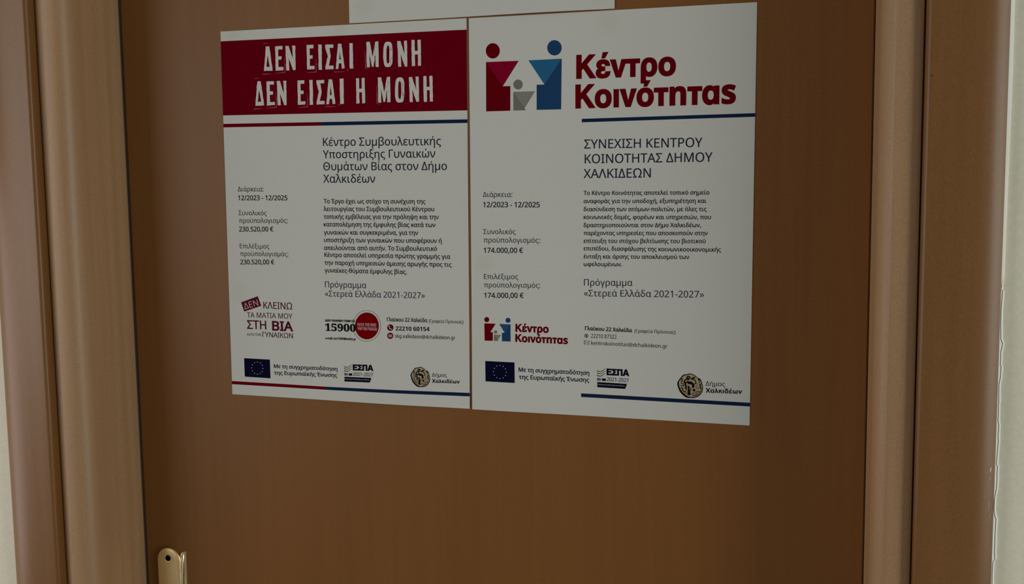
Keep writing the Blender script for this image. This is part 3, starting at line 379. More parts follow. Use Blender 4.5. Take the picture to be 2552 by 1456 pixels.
'bε':[523,[396,3,474,66,504,170,364,170,355,132,336,107,307,94,267,89,230,93,203,106,186,125,180,152,186,182,205,203,239,215,289,219,322,219,322,324,298,324,249,327,215,338,196,356,189,382,211,428,276,443,332,425,359,371,488,371,488,378,473,449,429,504,359,538,267,550,180,540,113,509,71,459,57,395,61,360,75,331,98,304,134,278,60,228,36,144,51,74,96,24,142,0,200,-13,271,-18],[0]],
'bι':[272,[207,0,207,531,65,531,65,0],[0]],
'bκ':[551,[204,0,204,180,268,244,404,0,555,0,361,341,546,531,378,531,204,348,204,531,65,531,65,0],[0]],
'bλ':[492,[139,0,245,316,349,0,497,0,236,719,94,719,168,494,-2,0],[0]],
'bν':[530,[338,0,528,531,378,531,268,150,159,531,2,531,193,0],[0]],
'bο':[608,[382,-10,448,16,502,57,541,114,565,184,573,266,565,348,541,417,502,474,448,516,382,542,304,550,226,541,159,515,106,473,67,416,43,347,35,266,43,184,67,114,107,57,160,16,226,-10,304,-18],[251,112,212,144,187,196,179,266,187,335,212,387,251,419,304,430,357,419,396,387,420,335,428,266,420,196,396,144,357,112,304,101],[0,1]],
'bρ':[610,[201,-213,201,34,266,-5,331,-18,400,-9,460,17,508,59,545,116,567,185,575,266,567,349,545,419,508,476,457,517,394,542,319,550,244,542,182,517,131,475,94,418,71,347,64,262,64,-213],[271,113,237,145,215,198,208,268,215,339,237,390,272,422,319,432,367,421,401,390,423,339,430,268,423,197,401,145,367,113,319,102],[0,1]],
'bτ':[440,[291,0,291,420,440,420,440,531,0,531,0,420,149,420,149,0],[0]],
'bω':[766,[321,1,383,57,445,1,519,-18,574,-10,622,15,661,54,691,107,711,169,717,241,707,344,676,441,624,531,487,531,539,435,570,345,580,259,575,193,561,145,537,116,505,106,481,113,465,135,460,152,455,174,452,232,452,375,314,375,314,232,311,173,302,135,285,114,260,107,229,117,206,147,192,194,187,259,192,322,207,386,235,454,279,531,142,531,90,441,59,344,49,241,55,168,74,105,104,53,144,15,192,-10,247,-18],[0]],
'b0':[572,[368,1,431,34,479,88,511,160,524,218,532,284,535,357,528,464,508,555,474,628,426,682,363,714,285,725,203,714,139,681,92,627,60,555,47,497,39,431,36,357,43,251,63,161,96,88,144,33,207,1,285,-10],[237,127,207,174,195,221,188,282,186,357,188,432,195,493,207,541,237,588,285,603,332,587,363,541,375,493,383,432,385,357,383,282,375,221,363,173,333,127,285,112],[0,1]],
'b1':[572,[413,0,413,714,289,714,59,531,132,440,214,506,245,534,266,555,263,481,262,413,262,0],[0]],
'b2':[572,[539,0,539,127,228,127,228,134,320,220,378,276,428,327,467,375,496,423,513,475,519,531,512,583,492,630,458,668,414,699,358,718,293,724,234,720,184,709,141,693,104,672,70,648,38,622,120,525,162,556,202,579,241,593,282,598,318,593,346,577,363,551,369,513,365,479,354,447,335,414,307,379,219,286,40,105,40,0],[0]],
'b4':[572,[469,0,469,148,555,148,555,265,469,265,469,714,330,714,17,253,17,148,322,148,322,0],[281,463,305,502,324,541,328,541,326,504,323,442,322,386,322,265,150,265],[0,1]],
'b5':[572,[327,-3,398,20,454,56,494,106,518,167,526,239,519,304,496,358,462,400,416,431,362,450,300,456,246,453,209,446,222,586,477,586,477,714,90,714,63,350,123,318,173,328,202,333,231,334,310,322,358,286,374,226,365,176,339,141,295,120,236,113,189,116,138,127,90,141,49,159,49,29,89,12,135,0,187,-8,241,-10],[0]],
'b6':[572,[366,-3,425,19,473,56,510,106,532,166,539,238,525,334,484,405,419,449,335,464,281,458,238,440,204,413,180,381,174,381,181,443,197,497,224,542,266,576,324,597,403,604,447,601,489,594,489,715,442,721,393,722,311,716,242,699,184,670,139,634,102,589,76,538,56,483,44,425,37,365,35,303,39,236,51,177,70,127,111,66,164,24,227,-2,296,-10],[261,116,234,132,212,156,197,184,188,216,185,249,189,273,199,296,216,317,238,334,265,344,296,348,339,340,369,318,387,283,393,236,386,180,365,141,333,119,293,111],[0,1]],
'f0':[559,[359,1,421,36,468,91,500,165,514,223,522,287,525,358,522,429,514,493,500,552,468,625,422,679,360,713,281,724,198,713,135,679,89,625,57,552,44,494,37,430,34,359,37,288,44,223,57,165,89,91,135,36,198,2,280,-10],[234,75,207,135,197,195,191,270,189,358,191,446,197,520,207,580,235,639,281,659,327,639,353,580,362,520,368,446,370,358,368,270,362,195,353,135,326,75,280,55],[0,1]],
'f1':[559,[510,0,510,53,429,53,403,57,388,70,380,91,378,118,378,718,266,718,196,666,150,634,109,613,74,599,42,589,46,558,59,535,78,520,100,515,130,522,161,544,193,577,229,619,229,118,226,87,217,67,201,57,179,53,97,53,97,0],[0]],
'f5':[559,[290,-7,336,2,380,18,421,40,455,71,482,111,500,160,506,220,488,314,436,381,384,410,322,428,250,434,188,430,160,425,140,419,156,604,364,604,384,601,397,594,405,582,410,566,418,532,475,532,470,714,92,714,60,368,106,350,154,363,182,367,217,368,275,359,318,331,344,285,353,220,349,165,336,124,316,94,291,75,262,64,230,60,193,65,165,78,144,99,131,124,123,152,120,180,88,176,62,163,45,141,40,111,45,81,60,52,86,28,125,8,178,-6,245,-10],[0]],
'f9':[559,[298,-2,359,21,408,58,447,107,477,166,498,234,510,308,514,388,510,462,500,526,481,580,443,644,393,689,333,715,264,724,198,716,141,693,96,657,62,609,42,550,35,482,49,393,90,328,153,288,231,275,277,280,316,295,348,316,373,343,352,182,305,85,232,53,188,61,154,84,129,118,112,160,90,153,75,140,66,123,63,103,67,76,79,49,100,25,131,7,173,-6,227,-10],[204,382,180,488,186,562,204,615,232,646,270,657,311,643,344,600,360,553,369,492,373,414,356,387,334,366,307,352,274,347],[0,1]],
'bn':[657,[227,0,227,257,233,334,252,390,288,425,345,437,385,430,412,407,428,371,433,319,433,0,582,0,582,356,569,447,529,509,467,544,388,556,338,551,291,537,251,512,220,476,212,476,192,546,78,546,78,0],[0]],
'bs':[497,[297,-5,355,10,400,35,444,89,459,162,454,206,440,242,418,269,388,293,351,313,307,332,234,364,214,376,201,387,195,398,193,410,209,437,259,446,296,443,332,435,408,406,453,513,405,533,358,546,311,553,261,556,173,546,104,518,60,470,45,404,49,362,61,327,81,299,110,275,148,254,194,232,240,212,272,196,293,183,305,171,310,159,312,146,307,127,294,112,269,102,231,99,189,102,141,112,92,127,46,145,46,22,87,7,128,-2,173,-8,226,-10],[0]]}
# Print on the two posters, in millimetres from the top left corner of each sheet.
FRAMES, PRINT = ({'L': [0.0, 0.0, -0.0083], 'R': [299.5459, -2.6738, -0.0072], 'T': [164.7949, 419.9716, -0.0086]}, {'L':{
'heading_band':[
["P",[[0,10.98],[297,11.93],[297,96.3],[0,94.51]],"red",0]],
'red_rule':[
["P",[[0,104.15],[124.7,104.84],[124.7,108.71],[0,108.1]],"red",0],
["P",[[0,404.16],[123.36,404.46],[123.36,407.96],[0,407.94]],"red",0]],
'blue_rule':[
["P",[[124.7,104.84],[297,105.78],[297,109.55],[124.7,108.71]],"navy",0],
["P",[[123.36,404.46],[297,402.31],[297,406.17],[123.36,407.96]],"navy",0]],
'heading_letter':[
["P",[[57.75,19.19],[62.26,19.23],[62.5,22.3],[63.22,25.44],[63.54,28.21],[63.83,31.21],[64.05,34.12],[64.44,37.41],[65.07,40.36],[65.44,43.12],[65.61,46.26],[62.08,46.36],[58.43,46.1],[54.59,46.32],[54.92,43.14],[55.28,40.11],[55.83,37.4],[56.04,34.2],[56.55,31.32],[56.91,28.43],[57.12,25.28],[57.53,22.3]],"chalk",1,[[59.78,28.96],[60.53,32.12],[60.82,35.5],[61.44,38.7],[62.04,41.88],[57.97,41.85],[58.31,38.62],[58.89,35.41],[59.32,32.31]]],
["P",[[69.49,19.65],[73.97,19.49],[78.74,19.48],[78.72,23.26],[73.29,23.21],[73.19,26.97],[73.27,30.91],[77.41,30.78],[76.97,34.44],[73.16,34.43],[73.13,38.71],[73.08,42.46],[79.35,42.64],[79.27,46.35],[74.4,46.46],[69.52,46.51],[69.43,43.27],[69.32,40.55],[69.63,37.58],[69.42,34.48],[69.64,31.49],[69.66,28.46],[69.62,25.52],[69.48,22.61]],"chalk",1],
["P",[[82.33,19.64],[86.47,19.91],[87.3,22.61],[88.49,25.91],[89.43,28.76],[90.55,31.9],[91.21,34.94],[91.15,31.72],[91.3,28.76],[91.17,25.66],[91.08,22.66],[90.66,19.75],[94.67,19.78],[94.86,22.83],[94.46,25.66],[94.63,28.71],[94.66,31.7],[94.36,34.59],[94.63,37.63],[94.55,40.85],[94.45,43.72],[94.41,46.59],[91.22,46.66],[90.05,43.24],[88.85,40.04],[87.57,36.55],[86.2,33.29],[86.38,36.62],[86.39,39.78],[86.48,43.41],[86.59,46.82],[82.84,46.72],[82.78,43.74],[82.62,40.65],[82.91,37.59],[82.74,34.64],[82.54,31.53],[82.37,28.86],[82.64,25.83],[82.58,22.89]],"chalk",1],
["P",[[108.8,19.75],[113.19,19.77],[117.13,19.76],[117.13,23.69],[112.38,23.73],[112.35,27.22],[112.22,31.22],[115.88,31.29],[115.74,34.79],[112.38,34.94],[112.26,38.95],[112.08,42.79],[117.79,42.77],[117.81,46.51],[113.12,46.49],[108.77,46.57],[108.6,43.6],[108.56,40.73],[108.61,37.62],[108.83,34.78],[108.71,31.72],[108.67,28.7],[108.54,26.01],[108.65,22.93]],"chalk",1],
["P",[[122.84,19.85],[127.03,20.07],[127.34,23.1],[127.0,26.23],[127.26,29.12],[126.9,32.27],[127.13,35.25],[126.86,38.33],[126.84,41.3],[126.86,44.31],[127.13,47.52],[122.92,47.37],[122.76,44.42],[122.64,41.28],[123.03,38.36],[123.0,35.15],[122.94,32.26],[122.97,29.09],[122.78,25.88],[123.07,23.17]],"chalk",1],
["P",[[131.48,20.51],[134.68,20.24],[138.25,20.52],[141.41,20.54],[141.27,24.26],[136.48,24.18],[137.09,26.94],[137.38,29.9],[138.03,33.01],[137.14,36.45],[136.31,40.13],[135.41,43.35],[141.15,43.39],[141.09,47.29],[137.74,47.32],[134.45,47.24],[131.25,47.47],[131.13,44.0],[132.47,40.36],[133.11,36.74],[134.44,33.35],[133.54,30.04],[132.23,26.72],[131.54,23.53]],"chalk",1],
["P",[[147.07,19.97],[151.34,20.28],[151.41,23.28],[152.05,26.16],[152.32,29.03],[152.49,32.09],[153.17,35.0],[153.37,38.01],[153.81,41.25],[154.26,44.01],[154.43,46.9],[151.03,47.22],[150.65,41.28],[147.68,41.28],[146.89,47.25],[143.6,47.24],[144.24,44.23],[144.31,41.25],[144.97,38.29],[144.98,34.92],[145.46,32.11],[145.89,28.96],[146.34,26.17],[146.71,23.13]],"chalk",1,[[149.24,27.19],[149.41,30.53],[149.75,33.85],[150.25,37.33],[148.19,37.32],[148.59,33.86],[148.94,30.43]]],
["P",[[160.72,19.98],[164.77,20.16],[164.77,22.94],[164.71,26.31],[164.86,29.27],[164.9,32.4],[164.8,35.22],[164.92,38.15],[164.78,41.46],[164.85,44.41],[164.98,47.45],[160.67,47.45],[160.42,44.38],[160.48,41.2],[160.51,38.19],[160.58,35.36],[160.7,32.37],[160.54,29.24],[160.77,26.1],[160.79,22.96]],"chalk",1],
["P",[[181.06,19.67],[185.06,19.46],[185.97,23.04],[186.34,26.0],[187.15,29.54],[187.51,32.81],[188.39,36.0],[188.9,32.55],[189.53,29.41],[190.5,26.23],[191.02,23.01],[191.67,19.69],[195.26,19.49],[195.27,22.78],[195.29,25.53],[195.4,28.67],[195.44,31.77],[195.49,34.91],[195.36,37.83],[195.29,40.71],[195.28,43.95],[195.38,46.93],[191.75,46.84],[191.49,43.78],[191.6,40.83],[191.43,37.99],[191.65,35.01],[191.73,31.97],[191.25,34.85],[190.63,37.77],[190.35,40.42],[189.58,43.32],[189.22,46.46],[187.17,46.47],[186.58,43.31],[186.0,40.27],[185.48,37.0],[185.0,34.14],[184.66,31.0],[184.73,34.35],[184.48,37.49],[184.84,40.73],[184.8,43.69],[184.8,46.95],[181.11,46.8],[181.23,43.89],[180.92,40.76],[180.94,37.78],[180.96,34.77],[181.04,31.84],[181.25,28.6],[181.28,25.71],[181.08,22.79]],"chalk",1],
["P",[[211.9,34.11],[211.75,37.16],[211.71,40.56],[211.29,43.9],[210.16,45.86],[208.92,47.14],[206.21,47.53],[203.65,47.3],[202.33,45.99],[201.54,43.68],[201.11,40.45],[200.76,37.26],[200.76,33.9],[201.08,30.59],[201.14,27.39],[201.93,24.09],[202.67,22.09],[203.87,20.79],[206.62,20.39],[209.36,20.89],[210.6,22.1],[211.49,24.25],[211.76,27.5],[211.89,30.84]],"chalk",1,[[208.09,33.99],[207.95,39.0],[207.77,41.69],[207.18,43.34],[206.17,43.88],[205.34,43.27],[204.79,41.53],[204.56,38.98],[204.58,34.06],[204.74,29.04],[205.29,26.39],[205.81,24.85],[206.71,24.12],[207.5,24.71],[207.94,26.39],[208.26,28.93]]],
["P",[[217.48,20.3],[221.35,20.4],[222.12,23.34],[223.28,26.49],[224.1,29.53],[225.15,32.68],[225.99,35.47],[225.69,32.6],[225.77,29.47],[225.64,26.34],[225.39,23.34],[225.38,20.49],[228.82,20.2],[228.84,23.49],[229.07,26.25],[228.81,29.41],[229.01,32.48],[228.82,35.64],[228.93,38.66],[228.95,41.72],[228.89,44.69],[228.81,47.69],[225.94,47.8],[225.04,44.97],[223.99,42.14],[223.06,39.59],[222.28,36.8],[221.39,33.83],[221.42,37.33],[221.74,40.87],[221.63,44.23],[221.95,47.66],[218.36,47.62],[218.17,44.71],[218.01,41.63],[218.17,38.7],[217.98,35.52],[218.08,32.55],[217.95,29.42],[217.59,26.48],[217.5,23.4]],"chalk",1],
["P",[[234.11,19.79],[237.69,20.06],[237.73,22.77],[237.61,25.62],[237.82,28.66],[237.79,31.51],[241.06,31.66],[241.24,28.71],[241.12,25.87],[240.98,22.79],[241.14,20.03],[244.87,20.06],[244.75,22.9],[244.91,26.21],[244.84,29.07],[244.98,32.08],[244.75,35.26],[244.87,38.39],[244.71,41.5],[244.83,44.41],[244.76,47.43],[241.3,47.64],[241.18,44.32],[241.42,41.57],[241.27,38.4],[241.4,35.36],[237.83,35.34],[237.77,38.31],[237.83,41.28],[237.87,44.56],[238.04,47.38],[234.08,47.64],[234.3,44.39],[233.98,41.49],[234.01,38.36],[234.24,35.16],[233.98,32.2],[233.89,29.11],[234.06,26.04],[234.11,23.06]],"chalk",1],
["P",[[45.88,57.34],[50.12,57.53],[50.44,60.57],[51.18,63.52],[51.26,66.52],[51.92,69.39],[52.19,72.4],[52.42,75.42],[53.12,78.59],[53.31,81.38],[53.59,84.44],[49.77,84.71],[46.25,84.74],[42.5,84.74],[42.71,81.78],[42.96,78.52],[43.47,75.6],[43.91,72.63],[44.27,69.46],[44.73,66.67],[44.76,63.38],[45.5,60.41]],"chalk",1,[[47.83,67.2],[48.47,70.47],[48.97,73.58],[49.57,76.99],[49.93,80.3],[45.5,80.26],[46.33,77.01],[46.66,73.75],[47.13,70.35]]],
["P",[[57.48,57.93],[62.34,57.98],[66.92,58.02],[66.8,61.79],[61.4,61.59],[61.52,65.39],[61.31,69.02],[65.4,69.22],[65.36,72.84],[61.24,73.02],[61.26,76.79],[61.35,81.14],[67.37,80.97],[67.26,84.5],[63.81,84.52],[60.54,84.77],[57.09,84.96],[57.38,81.87],[57.37,78.71],[57.38,75.98],[57.5,72.77],[57.43,69.74],[57.17,66.74],[57.45,64.06],[57.35,60.94]],"chalk",1],
["P",[[70.31,58.05],[74.42,57.87],[75.45,61.22],[76.43,64.22],[77.12,67.1],[78.26,70.05],[79.3,73.05],[78.9,70.1],[79.11,67.0],[78.91,63.91],[78.94,61.2],[78.44,58.05],[82.63,58.0],[82.23,61.05],[82.36,63.9],[82.13,66.84],[82.39,69.93],[82.23,72.98],[82.12,76.01],[82.22,78.74],[82.14,81.74],[82.02,85.06],[78.96,84.88],[77.87,81.47],[76.64,78.33],[75.23,74.77],[74.3,71.69],[74.23,74.86],[74.62,78.14],[74.67,81.72],[74.74,84.95],[70.95,84.92],[70.77,82.16],[70.65,79.05],[70.59,76.15],[70.78,72.91],[70.83,70.1],[70.69,66.89],[70.72,64.13],[70.49,60.9]],"chalk",1],
["P",[[96.31,58.17],[100.52,58.22],[104.83,58.18],[104.72,62.05],[100.01,61.97],[100.03,65.88],[100.1,69.52],[103.59,69.55],[103.7,73.31],[100.05,73.16],[99.74,77.18],[99.8,81.55],[105.75,81.31],[105.31,84.94],[100.9,85.03],[96.36,85.17],[95.98,82.15],[96.36,79.08],[96.35,76.33],[96.39,73.35],[96.09,70.05],[96.33,67.16],[96.18,64.07],[96.43,61.33]],"chalk",1],
["P",[[110.98,58.13],[115.14,58.2],[115.1,61.32],[114.97,64.07],[115.21,67.34],[115.19,70.48],[115.25,73.31],[115.08,76.55],[114.83,79.48],[115.04,82.7],[114.91,85.45],[110.87,85.56],[110.84,82.72],[110.99,79.63],[110.87,76.55],[111.16,73.54],[111.18,70.24],[110.95,67.35],[111.23,64.3],[111.07,61.25]],"chalk",1],
["P",[[119.64,58.72],[124.53,58.74],[129.31,58.54],[129.26,62.37],[124.38,62.31],[125.05,65.27],[125.39,68.23],[125.91,71.24],[125.35,74.75],[124.24,77.99],[123.37,81.62],[129.13,81.5],[129.08,85.14],[125.69,85.3],[122.51,85.29],[119.29,85.45],[119.45,82.2],[120.54,78.66],[121.24,75.09],[122.54,71.29],[121.36,68.3],[120.68,64.87],[119.69,61.97]],"chalk",1],
["P",[[134.85,58.17],[138.86,58.4],[139.55,61.32],[139.89,64.36],[140.15,67.4],[140.72,70.33],[141.0,73.1],[141.15,76.28],[141.77,79.11],[142.17,82.44],[142.21,85.37],[138.92,85.27],[138.34,79.53],[135.39,79.83],[134.58,85.4],[131.2,85.51],[131.66,82.38],[132.05,79.44],[132.6,76.3],[132.69,73.25],[133.1,70.33],[133.43,67.19],[133.95,64.12],[134.3,61.42]],"chalk",1,[[136.93,65.31],[137.37,68.77],[137.78,72.16],[137.87,75.64],[135.86,75.58],[136.18,72.08],[136.59,68.75]]],
["P",[[147.99,58.05],[152.85,57.88],[152.87,60.99],[152.85,64.01],[152.86,67.22],[152.86,70.31],[152.87,73.14],[152.58,76.34],[152.69,79.44],[152.76,82.46],[152.62,85.5],[148.04,85.64],[148.28,82.47],[148.23,79.57],[148.09,76.46],[148.18,73.49],[147.95,70.32],[148.11,67.15],[148.28,64.09],[148.2,61.2]],"chalk",1],
["P",[[167.76,58.36],[171.54,58.19],[171.6,62.13],[171.5,65.74],[171.48,69.74],[174.55,69.57],[174.62,66.04],[174.64,62.08],[174.64,58.21],[178.36,58.05],[178.19,61.26],[178.23,64.23],[178.17,67.3],[178.26,70.37],[178.45,73.52],[178.5,76.43],[178.4,79.59],[178.35,82.45],[178.29,85.43],[174.64,85.63],[174.86,82.71],[174.73,79.43],[174.75,76.45],[174.71,73.56],[171.49,73.39],[171.46,76.57],[171.34,79.6],[171.66,82.61],[171.6,85.43],[167.66,85.72],[167.96,82.48],[167.75,79.45],[167.92,76.41],[168.01,73.56],[167.79,70.44],[168.0,67.3],[167.76,64.38],[168.08,61.21]],"chalk",1],
["P",[[193.85,58.24],[197.93,58.09],[198.52,61.54],[199.46,64.82],[200.13,67.92],[200.54,71.1],[201.2,74.38],[202.02,71.08],[202.82,67.91],[203.23,64.55],[203.97,61.39],[204.9,58.04],[208.52,57.95],[208.45,60.93],[208.35,64.14],[208.5,67.11],[208.56,70.11],[208.5,73.02],[208.55,76.14],[208.52,79.2],[208.39,82.33],[208.55,85.24],[204.43,85.15],[204.72,82.29],[204.5,79.42],[204.43,76.26],[204.48,73.47],[204.55,70.39],[203.96,73.19],[203.48,76.12],[203.29,79.05],[202.71,81.98],[202.26,84.63],[200.18,84.91],[199.62,81.78],[199.22,78.66],[198.61,75.68],[197.93,72.59],[197.24,69.63],[197.49,72.83],[197.69,76.08],[197.56,78.99],[197.48,82.31],[197.74,85.49],[194.12,85.36],[193.82,82.27],[193.81,79.5],[193.84,76.27],[193.99,73.13],[194.03,70.32],[193.8,67.1],[194.0,64.36],[194.0,61.07]],"chalk",1],
["P",[[224.9,72.5],[225.04,75.85],[224.63,79.22],[224.22,82.16],[223.51,84.57],[222.13,85.7],[219.48,86.03],[216.76,85.79],[215.5,84.62],[214.67,82.46],[213.97,79.36],[213.94,76.01],[214.01,72.75],[214.16,69.34],[214.45,66.13],[214.99,62.83],[215.87,60.65],[217.29,59.32],[219.77,58.84],[222.32,59.2],[223.68,60.47],[224.54,62.59],[225.16,65.79],[224.94,69.07]],"chalk",1,[[221.35,72.53],[221.24,77.43],[220.78,80.22],[220.31,81.81],[219.52,82.45],[218.6,81.74],[217.95,80.31],[217.69,77.64],[217.73,72.64],[217.92,67.57],[218.3,64.77],[218.79,63.35],[219.61,62.89],[220.51,63.34],[221.12,64.85],[221.27,67.44]]],
["P",[[230.54,59.19],[234.18,59.05],[235.02,61.94],[235.96,65.03],[237.23,68.03],[238.09,70.79],[239.04,73.9],[238.79,71.02],[238.58,68.08],[238.42,65.02],[238.44,61.96],[238.22,58.84],[241.92,58.92],[241.8,61.75],[241.88,64.92],[241.85,67.98],[241.93,70.9],[241.96,73.77],[241.99,76.7],[241.79,79.68],[241.96,82.58],[241.74,85.77],[238.79,85.65],[237.8,82.54],[236.38,79.04],[235.49,75.83],[234.1,72.32],[234.38,75.57],[234.65,79.01],[234.57,82.36],[234.69,85.85],[231.29,85.85],[230.99,83.02],[230.9,79.89],[231.06,76.91],[230.81,74.0],[230.88,70.79],[230.56,67.91],[230.76,64.89],[230.45,62.11]],"chalk",1],
["P",[[247.31,58.69],[250.78,58.47],[250.82,61.48],[250.96,64.2],[250.94,67.24],[250.8,70.08],[254.27,70.14],[254.33,67.3],[254.17,64.22],[254.05,61.42],[254.21,58.51],[257.59,58.6],[257.88,61.48],[257.91,64.54],[257.7,67.64],[257.94,70.56],[257.79,73.81],[257.92,76.68],[258.05,79.77],[257.77,82.94],[258.04,85.75],[254.32,85.84],[254.56,82.97],[254.26,79.98],[254.5,76.77],[254.29,73.74],[251.1,73.77],[251.19,76.83],[251.05,79.84],[251.16,83.08],[251.03,86.03],[247.59,86.13],[247.27,83.08],[247.43,79.74],[247.26,76.8],[247.15,73.86],[247.21,70.71],[247.17,67.78],[247.27,64.75],[247.2,61.64]],"chalk",1]],
'heading_wear':[
["P",[[65.02,22.51],[64.97,22.67],[64.81,22.65],[64.73,22.5],[64.8,22.25],[65.0,22.28]],"red",2],
["P",[[63.7,28.19],[63.61,28.42],[63.44,28.41],[63.29,28.17],[63.45,27.95],[63.59,27.96]],"red",2],
["P",[[64.29,40.11],[64.24,40.34],[64.03,40.27],[63.97,40.09],[64.0,39.9],[64.19,39.85]],"red",2],
["P",[[76.87,44.87],[76.78,45.26],[76.55,45.07],[76.5,44.85],[76.58,44.5],[76.87,44.62]],"red",2],
["P",[[69.8,35.78],[69.71,35.96],[69.55,36.07],[69.48,35.77],[69.52,35.53],[69.75,35.48]],"red",2],
["P",[[70.92,32.65],[70.74,33.05],[70.47,32.86],[70.28,32.63],[70.53,32.29],[70.76,32.24]],"red",2],
["P",[[93.15,37.36],[93.12,37.64],[92.77,37.8],[92.69,37.35],[92.78,36.9],[93.11,36.91]],"red",2],
["P",[[83.56,28.28],[83.51,28.57],[83.31,28.48],[83.18,28.27],[83.32,28.12],[83.48,28.05]],"red",2],
["P",[[93.34,30.73],[93.29,31.06],[93.08,30.94],[92.95,30.71],[93.08,30.47],[93.32,30.48]],"red",2],
["P",[[110.04,24.47],[109.84,24.79],[109.54,24.72],[109.38,24.45],[109.56,24.03],[109.89,24.16]],"red",2],
["P",[[111.1,23.2],[110.92,23.57],[110.66,23.39],[110.54,23.18],[110.66,22.86],[110.91,22.83]],"red",2],
["P",[[110.17,43.37],[109.97,43.73],[109.67,43.81],[109.57,43.35],[109.67,43.01],[109.97,43.0]],"red",2],
["P",[[126.82,45.56],[126.66,45.85],[126.45,45.87],[126.25,45.54],[126.41,45.17],[126.69,45.11]],"red",2],
["P",[[123.41,45.16],[123.36,45.4],[123.19,45.39],[123.12,45.15],[123.17,44.98],[123.38,44.96]],"red",2],
["P",[[123.56,44.44],[123.45,44.56],[123.27,44.58],[123.24,44.42],[123.3,44.25],[123.47,44.22]],"red",2],
["P",[[139.98,29.95],[139.9,30.18],[139.73,30.09],[139.69,29.94],[139.77,29.81],[139.88,29.74]],"red",2],
["P",[[132.04,36.41],[131.88,36.75],[131.68,36.59],[131.59,36.39],[131.67,36.14],[131.91,36.18]],"red",2],
["P",[[140.69,27.56],[140.57,27.85],[140.41,27.78],[140.35,27.55],[140.4,27.23],[140.57,27.28]],"red",2],
["P",[[152.58,34.78],[152.51,35.04],[152.29,34.98],[152.18,34.76],[152.3,34.49],[152.51,34.51]],"red",2],
["P",[[152.37,45.09],[152.33,45.32],[152.15,45.31],[152.09,45.08],[152.17,44.93],[152.31,44.82]],"red",2],
["P",[[152.95,23.17],[152.92,23.41],[152.58,23.52],[152.51,23.15],[152.57,22.82],[152.88,22.82]],"red",2],
["P",[[161.55,39.31],[161.42,39.59],[161.18,39.52],[161.13,39.3],[161.19,39.02],[161.43,39.1]],"red",2],
["P",[[164.33,44.92],[164.22,45.25],[163.99,45.15],[163.94,44.9],[164.01,44.7],[164.22,44.72]],"red",2],
["P",[[165.0,40.96],[164.8,41.24],[164.52,41.31],[164.35,40.93],[164.52,40.58],[164.78,40.6]],"red",2],
["P",[[188.7,28.84],[188.64,29.2],[188.24,29.15],[188.0,28.81],[188.32,28.33],[188.59,28.55]],"red",2],
["P",[[189.71,33.06],[189.52,33.38],[189.26,33.48],[189.14,33.03],[189.24,32.63],[189.59,32.62]],"red",2],
["P",[[191.15,27.06],[191.06,27.34],[190.86,27.27],[190.72,27.04],[190.87,26.82],[191.05,26.82]],"red",2],
["P",[[189.38,30.23],[189.28,30.49],[189.1,30.41],[189.01,30.21],[189.12,30.01],[189.3,29.95]],"red",2],
["P",[[188.73,32.34],[188.62,32.47],[188.44,32.49],[188.34,32.32],[188.47,32.19],[188.62,32.15]],"red",2],
["P",[[190.62,28.19],[190.44,28.5],[190.17,28.55],[190.05,28.17],[190.23,27.88],[190.51,27.95]],"red",2],
["P",[[192.78,25.64],[192.55,26.1],[192.22,25.91],[192.06,25.61],[192.25,25.06],[192.56,25.23]],"red",2],
["P",[[191.14,36.29],[191.03,36.94],[190.57,36.83],[190.29,36.25],[190.58,35.67],[191.04,35.66]],"red",2],
["P",[[192.11,35.6],[192.06,35.82],[191.91,35.85],[191.79,35.58],[191.91,35.33],[192.06,35.29]],"red",2],
["P",[[189.88,35.22],[189.8,35.43],[189.6,35.38],[189.49,35.2],[189.64,35.0],[189.8,34.97]],"red",2],
["P",[[191.09,30.37],[190.8,30.84],[190.45,30.89],[190.34,30.34],[190.46,29.96],[190.82,29.89]],"red",2],
["P",[[209.87,27.25],[209.55,27.59],[209.17,27.55],[209.03,27.21],[209.28,26.7],[209.59,26.72]],"red",2],
["P",[[210.57,28.79],[210.36,29.47],[209.91,29.13],[209.86,28.76],[209.92,28.13],[210.41,28.3]],"red",2],
["P",[[210.74,38.49],[210.65,38.73],[210.51,38.67],[210.41,38.48],[210.48,38.28],[210.66,38.29]],"red",2],
["P",[[210.74,37.18],[210.63,37.55],[210.4,37.6],[210.3,37.16],[210.4,36.75],[210.68,36.89]],"red",2],
["P",[[209.59,40.37],[209.52,40.76],[209.19,40.61],[209.09,40.35],[209.22,40.07],[209.49,40.0]],"red",2],
["P",[[209.31,41.36],[209.22,41.57],[209.03,41.61],[208.91,41.35],[209.02,41.18],[209.24,41.13]],"red",2],
["P",[[209.77,42.8],[209.55,43.15],[209.27,43.11],[209.1,42.77],[209.32,42.52],[209.54,42.46]],"red",2],
["P",[[211.08,29.63],[210.94,30.07],[210.67,30.08],[210.6,29.61],[210.64,29.23],[210.95,29.22]],"red",2],
["P",[[209.94,38.79],[209.77,39.17],[209.49,39.21],[209.47,38.77],[209.56,38.51],[209.8,38.39]],"red",2],
["P",[[209.58,41.39],[209.2,41.96],[208.83,41.8],[208.56,41.36],[208.81,40.73],[209.24,41.0]],"red",2],
["P",[[211.25,28.94],[211.1,29.14],[210.92,29.1],[210.87,28.92],[210.95,28.66],[211.13,28.69]],"red",2],
["P",[[211.53,26.48],[211.42,26.71],[211.12,26.79],[211.02,26.46],[211.17,26.21],[211.39,26.14]],"red",2],
["P",[[211.3,38.18],[211.01,38.77],[210.67,38.59],[210.58,38.15],[210.72,37.72],[211.08,37.78]],"red",2],
["P",[[209.87,27.36],[209.67,27.59],[209.43,27.71],[209.37,27.34],[209.49,27.11],[209.67,26.98]],"red",2],
